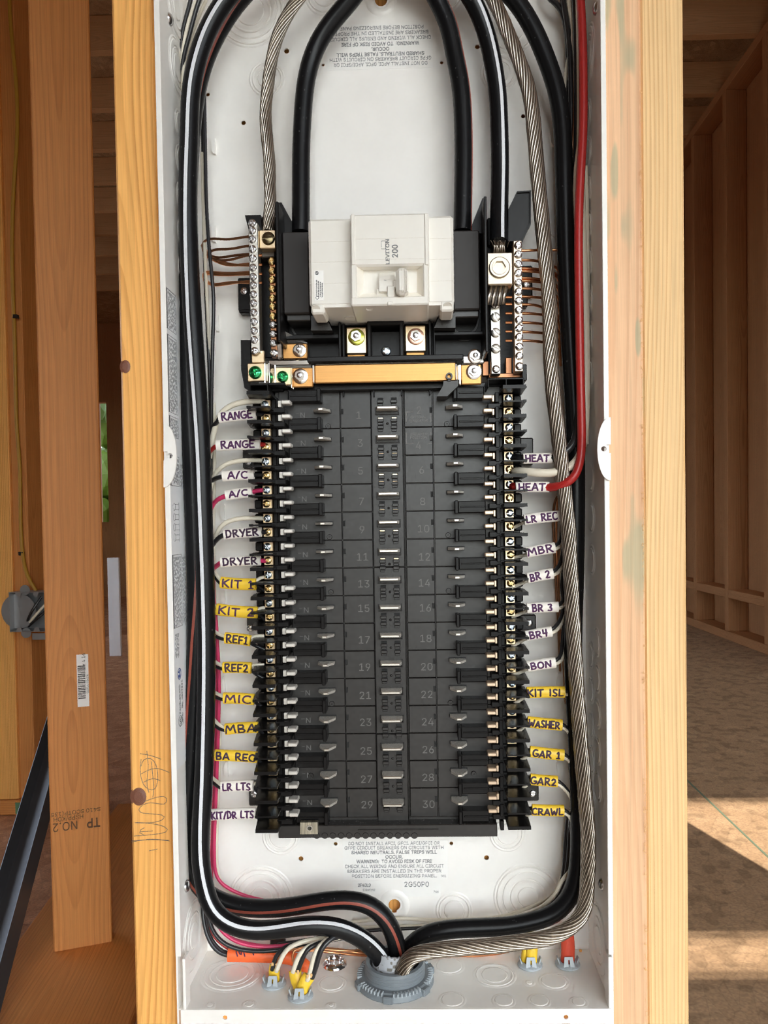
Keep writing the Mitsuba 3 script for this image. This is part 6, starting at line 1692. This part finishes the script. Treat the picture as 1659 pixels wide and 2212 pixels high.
# torn paper and wires out of the yellow jackets
for lab, m_, r, pts in (('black wire rising from the left yellow jacket', 'black_wire', .0019, [(588, 2096, .034), (592, 2078, .034), (604, 2056, .034), (630, 2040, .035), (680, 2028, .040), (740, 2012, .050)]),
                        ('white wire rising from the left yellow jacket', 'white_wire', .0021, [(597, 2098, .034), (606, 2075, .031), (622, 2050, .029), (650, 2036, .030), (700, 2026, .036), (770, 2012, .046)]),
                        ('bare copper wire rising from the left yellow jacket', 'copper', .0011, [(594, 2096, .035), (600, 2070, .036), (616, 2056, .038), (650, 2050, .046), (720, 2052, .060), (790, 2060, .066)]),
                        ('white wire rising from the rear yellow jacket of the front connector', 'white_wire', .0021, [(633, 2100, .022), (640, 2078, .020), (652, 2056, .020), (672, 2042, .024), (720, 2028, .034), (780, 2014, .046)]),
                        ('black wire rising from the rear yellow jacket of the front connector', 'black_wire', .0021, [(643, 2098, .022), (652, 2074, .020), (664, 2052, .020), (684, 2040, .024), (730, 2024, .034)]),
                        ('bare copper wire looping behind the front connector', 'copper', .0011, [(650, 2100, .030), (634, 2078, .034), (634, 2056, .036), (650, 2048, .040), (700, 2050, .052), (780, 2052, .064), (800, 2046, .070)]),
                        ('white wire rising from the front yellow jacket', 'white_wire', .0021, [(664, 2118, .016), (672, 2092, .014), (680, 2062, .014), (692, 2042, .016), (716, 2024, .024), (760, 2010, .036)]),
                        ('black wire rising from the front yellow jacket', 'black_wire', .0023, [(674, 2112, .016), (684, 2082, .013), (694, 2052, .013), (708, 2034, .016), (736, 2016, .024), (770, 2004, .034)])):
    wire(lab, pts, r, m_)
for k, (x, y, d) in enumerate(((588, 2088, .033), (597, 2090, .033), (635, 2100, .021), (643, 2104, .020), (672, 2112, .014), (664, 2114, .014))):
    c, s = P(x, y, d), S(d)
    solo('torn_paper', tube(resample(np.array([c, c + [.0006, -.0008, .0022], c + [.0002, -.0016, .0042]]), .001), .0004, 6, ry=.0012), 'wood_pale', 'torn paper wrap end at the ' + ['left yellow jacket, left piece', 'left yellow jacket, right piece', 'rear yellow jacket, left piece', 'rear yellow jacket, right piece', 'front yellow jacket, right piece', 'front yellow jacket, left piece'][k], 'paper', 'torn paper ends')
# orange jacket lying along the floor
po = [P(493, 2063, .062), P(540, 2064, .062), P(592, 2066, .062), P(640, 2074, .061), P(662, 2092, .058), P(668, 2112, .055)]
ko = jacket('orange cable jacket with ink marks lying at the lower left of the box floor', po, .0058, .0050, 'orange_jacket')
part(ko, 'ink_mark', join(*[tube(resample(pp([(x, 2055, .0566), (x + 3, 2066 - 3 * (k % 2), .0566)] if k != 1 else [(x, 2055, .0566), (x + 4, 2064, .0566), (x + 6, 2056, .0566)]), .002), .0005, 5) for k, x in enumerate((510, 516, 526, 545))]), 'ink_purple')
for k, (r, m_) in enumerate(((.0016, 'hole_dark'),)):
    pass
# chrome knockout plug
c = on_floor(723, 2083)
s = S(c[1])
r = 27 / s
pl = thing('knockout_plug', 'chrome snap-in knockout plug on the box floor left of the conduit', 'plug')
part(pl, 'dome', move(lathe([(0, .0012), (r * .55, .0014), (r * .62, .0032), (r * .70, .0040), (r * .86, .0030), (r * .96, .0012), (r, 0)], 40), c), 'chrome', smooth=40)
for a in range(8):
    t_ = a * math.pi / 4 + .2
    part(pl, 'spring_leg', aim(bbox(.0030, .0012, .0036, .0003), (0, 0, 1), c + [r * .66 * math.cos(t_), r * .66 * math.sin(t_), .0040], t_), 'chrome')
# bare copper wires across the floor
for lab, pts in (('bare copper wire along the floor left of the conduit', [(640, 2046, .072), (700, 2048, .076), (760, 2054, .078), (800, 2058, .074), (830, 2064, .070)]), ('second bare copper wire along the floor left of the conduit', [(610, 2054, .074), (680, 2054, .077), (740, 2060, .080), (790, 2066, .077), (822, 2064, .074)]),
                 ('bare copper wire along the floor right of the conduit', [(930, 2062, .080), (990, 2066, .081), (1040, 2064, .079), (1090, 2056, .076), (1128, 2048, .073)]), ('second bare copper wire along the floor right of the conduit', [(960, 2058, .082), (1010, 2060, .083), (1060, 2062, .082), (1110, 2052, .079)])):
    wire(lab, [(x, min(y, 2064), d - .003) for x, y, d in pts], .0011, 'copper')
# black clip on the back wall, broom dust
solo('cable_clip', pbox(583, 2020, 615, 2050, .082, .0079, .001), 'black_plastic', 'small black clip on the back wall above the orange jacket', 'clip')
c = on_floor(1254, 2056)
solo('wood_crumb', aim(bbox(.0026, .002, .0022, .0006), (.2, .1, 1), [c[0], min(c[1], .086), ZF + .0012]), 'wood_honey', 'crumb of pale wood on the box floor at the right corner', 'crumb')
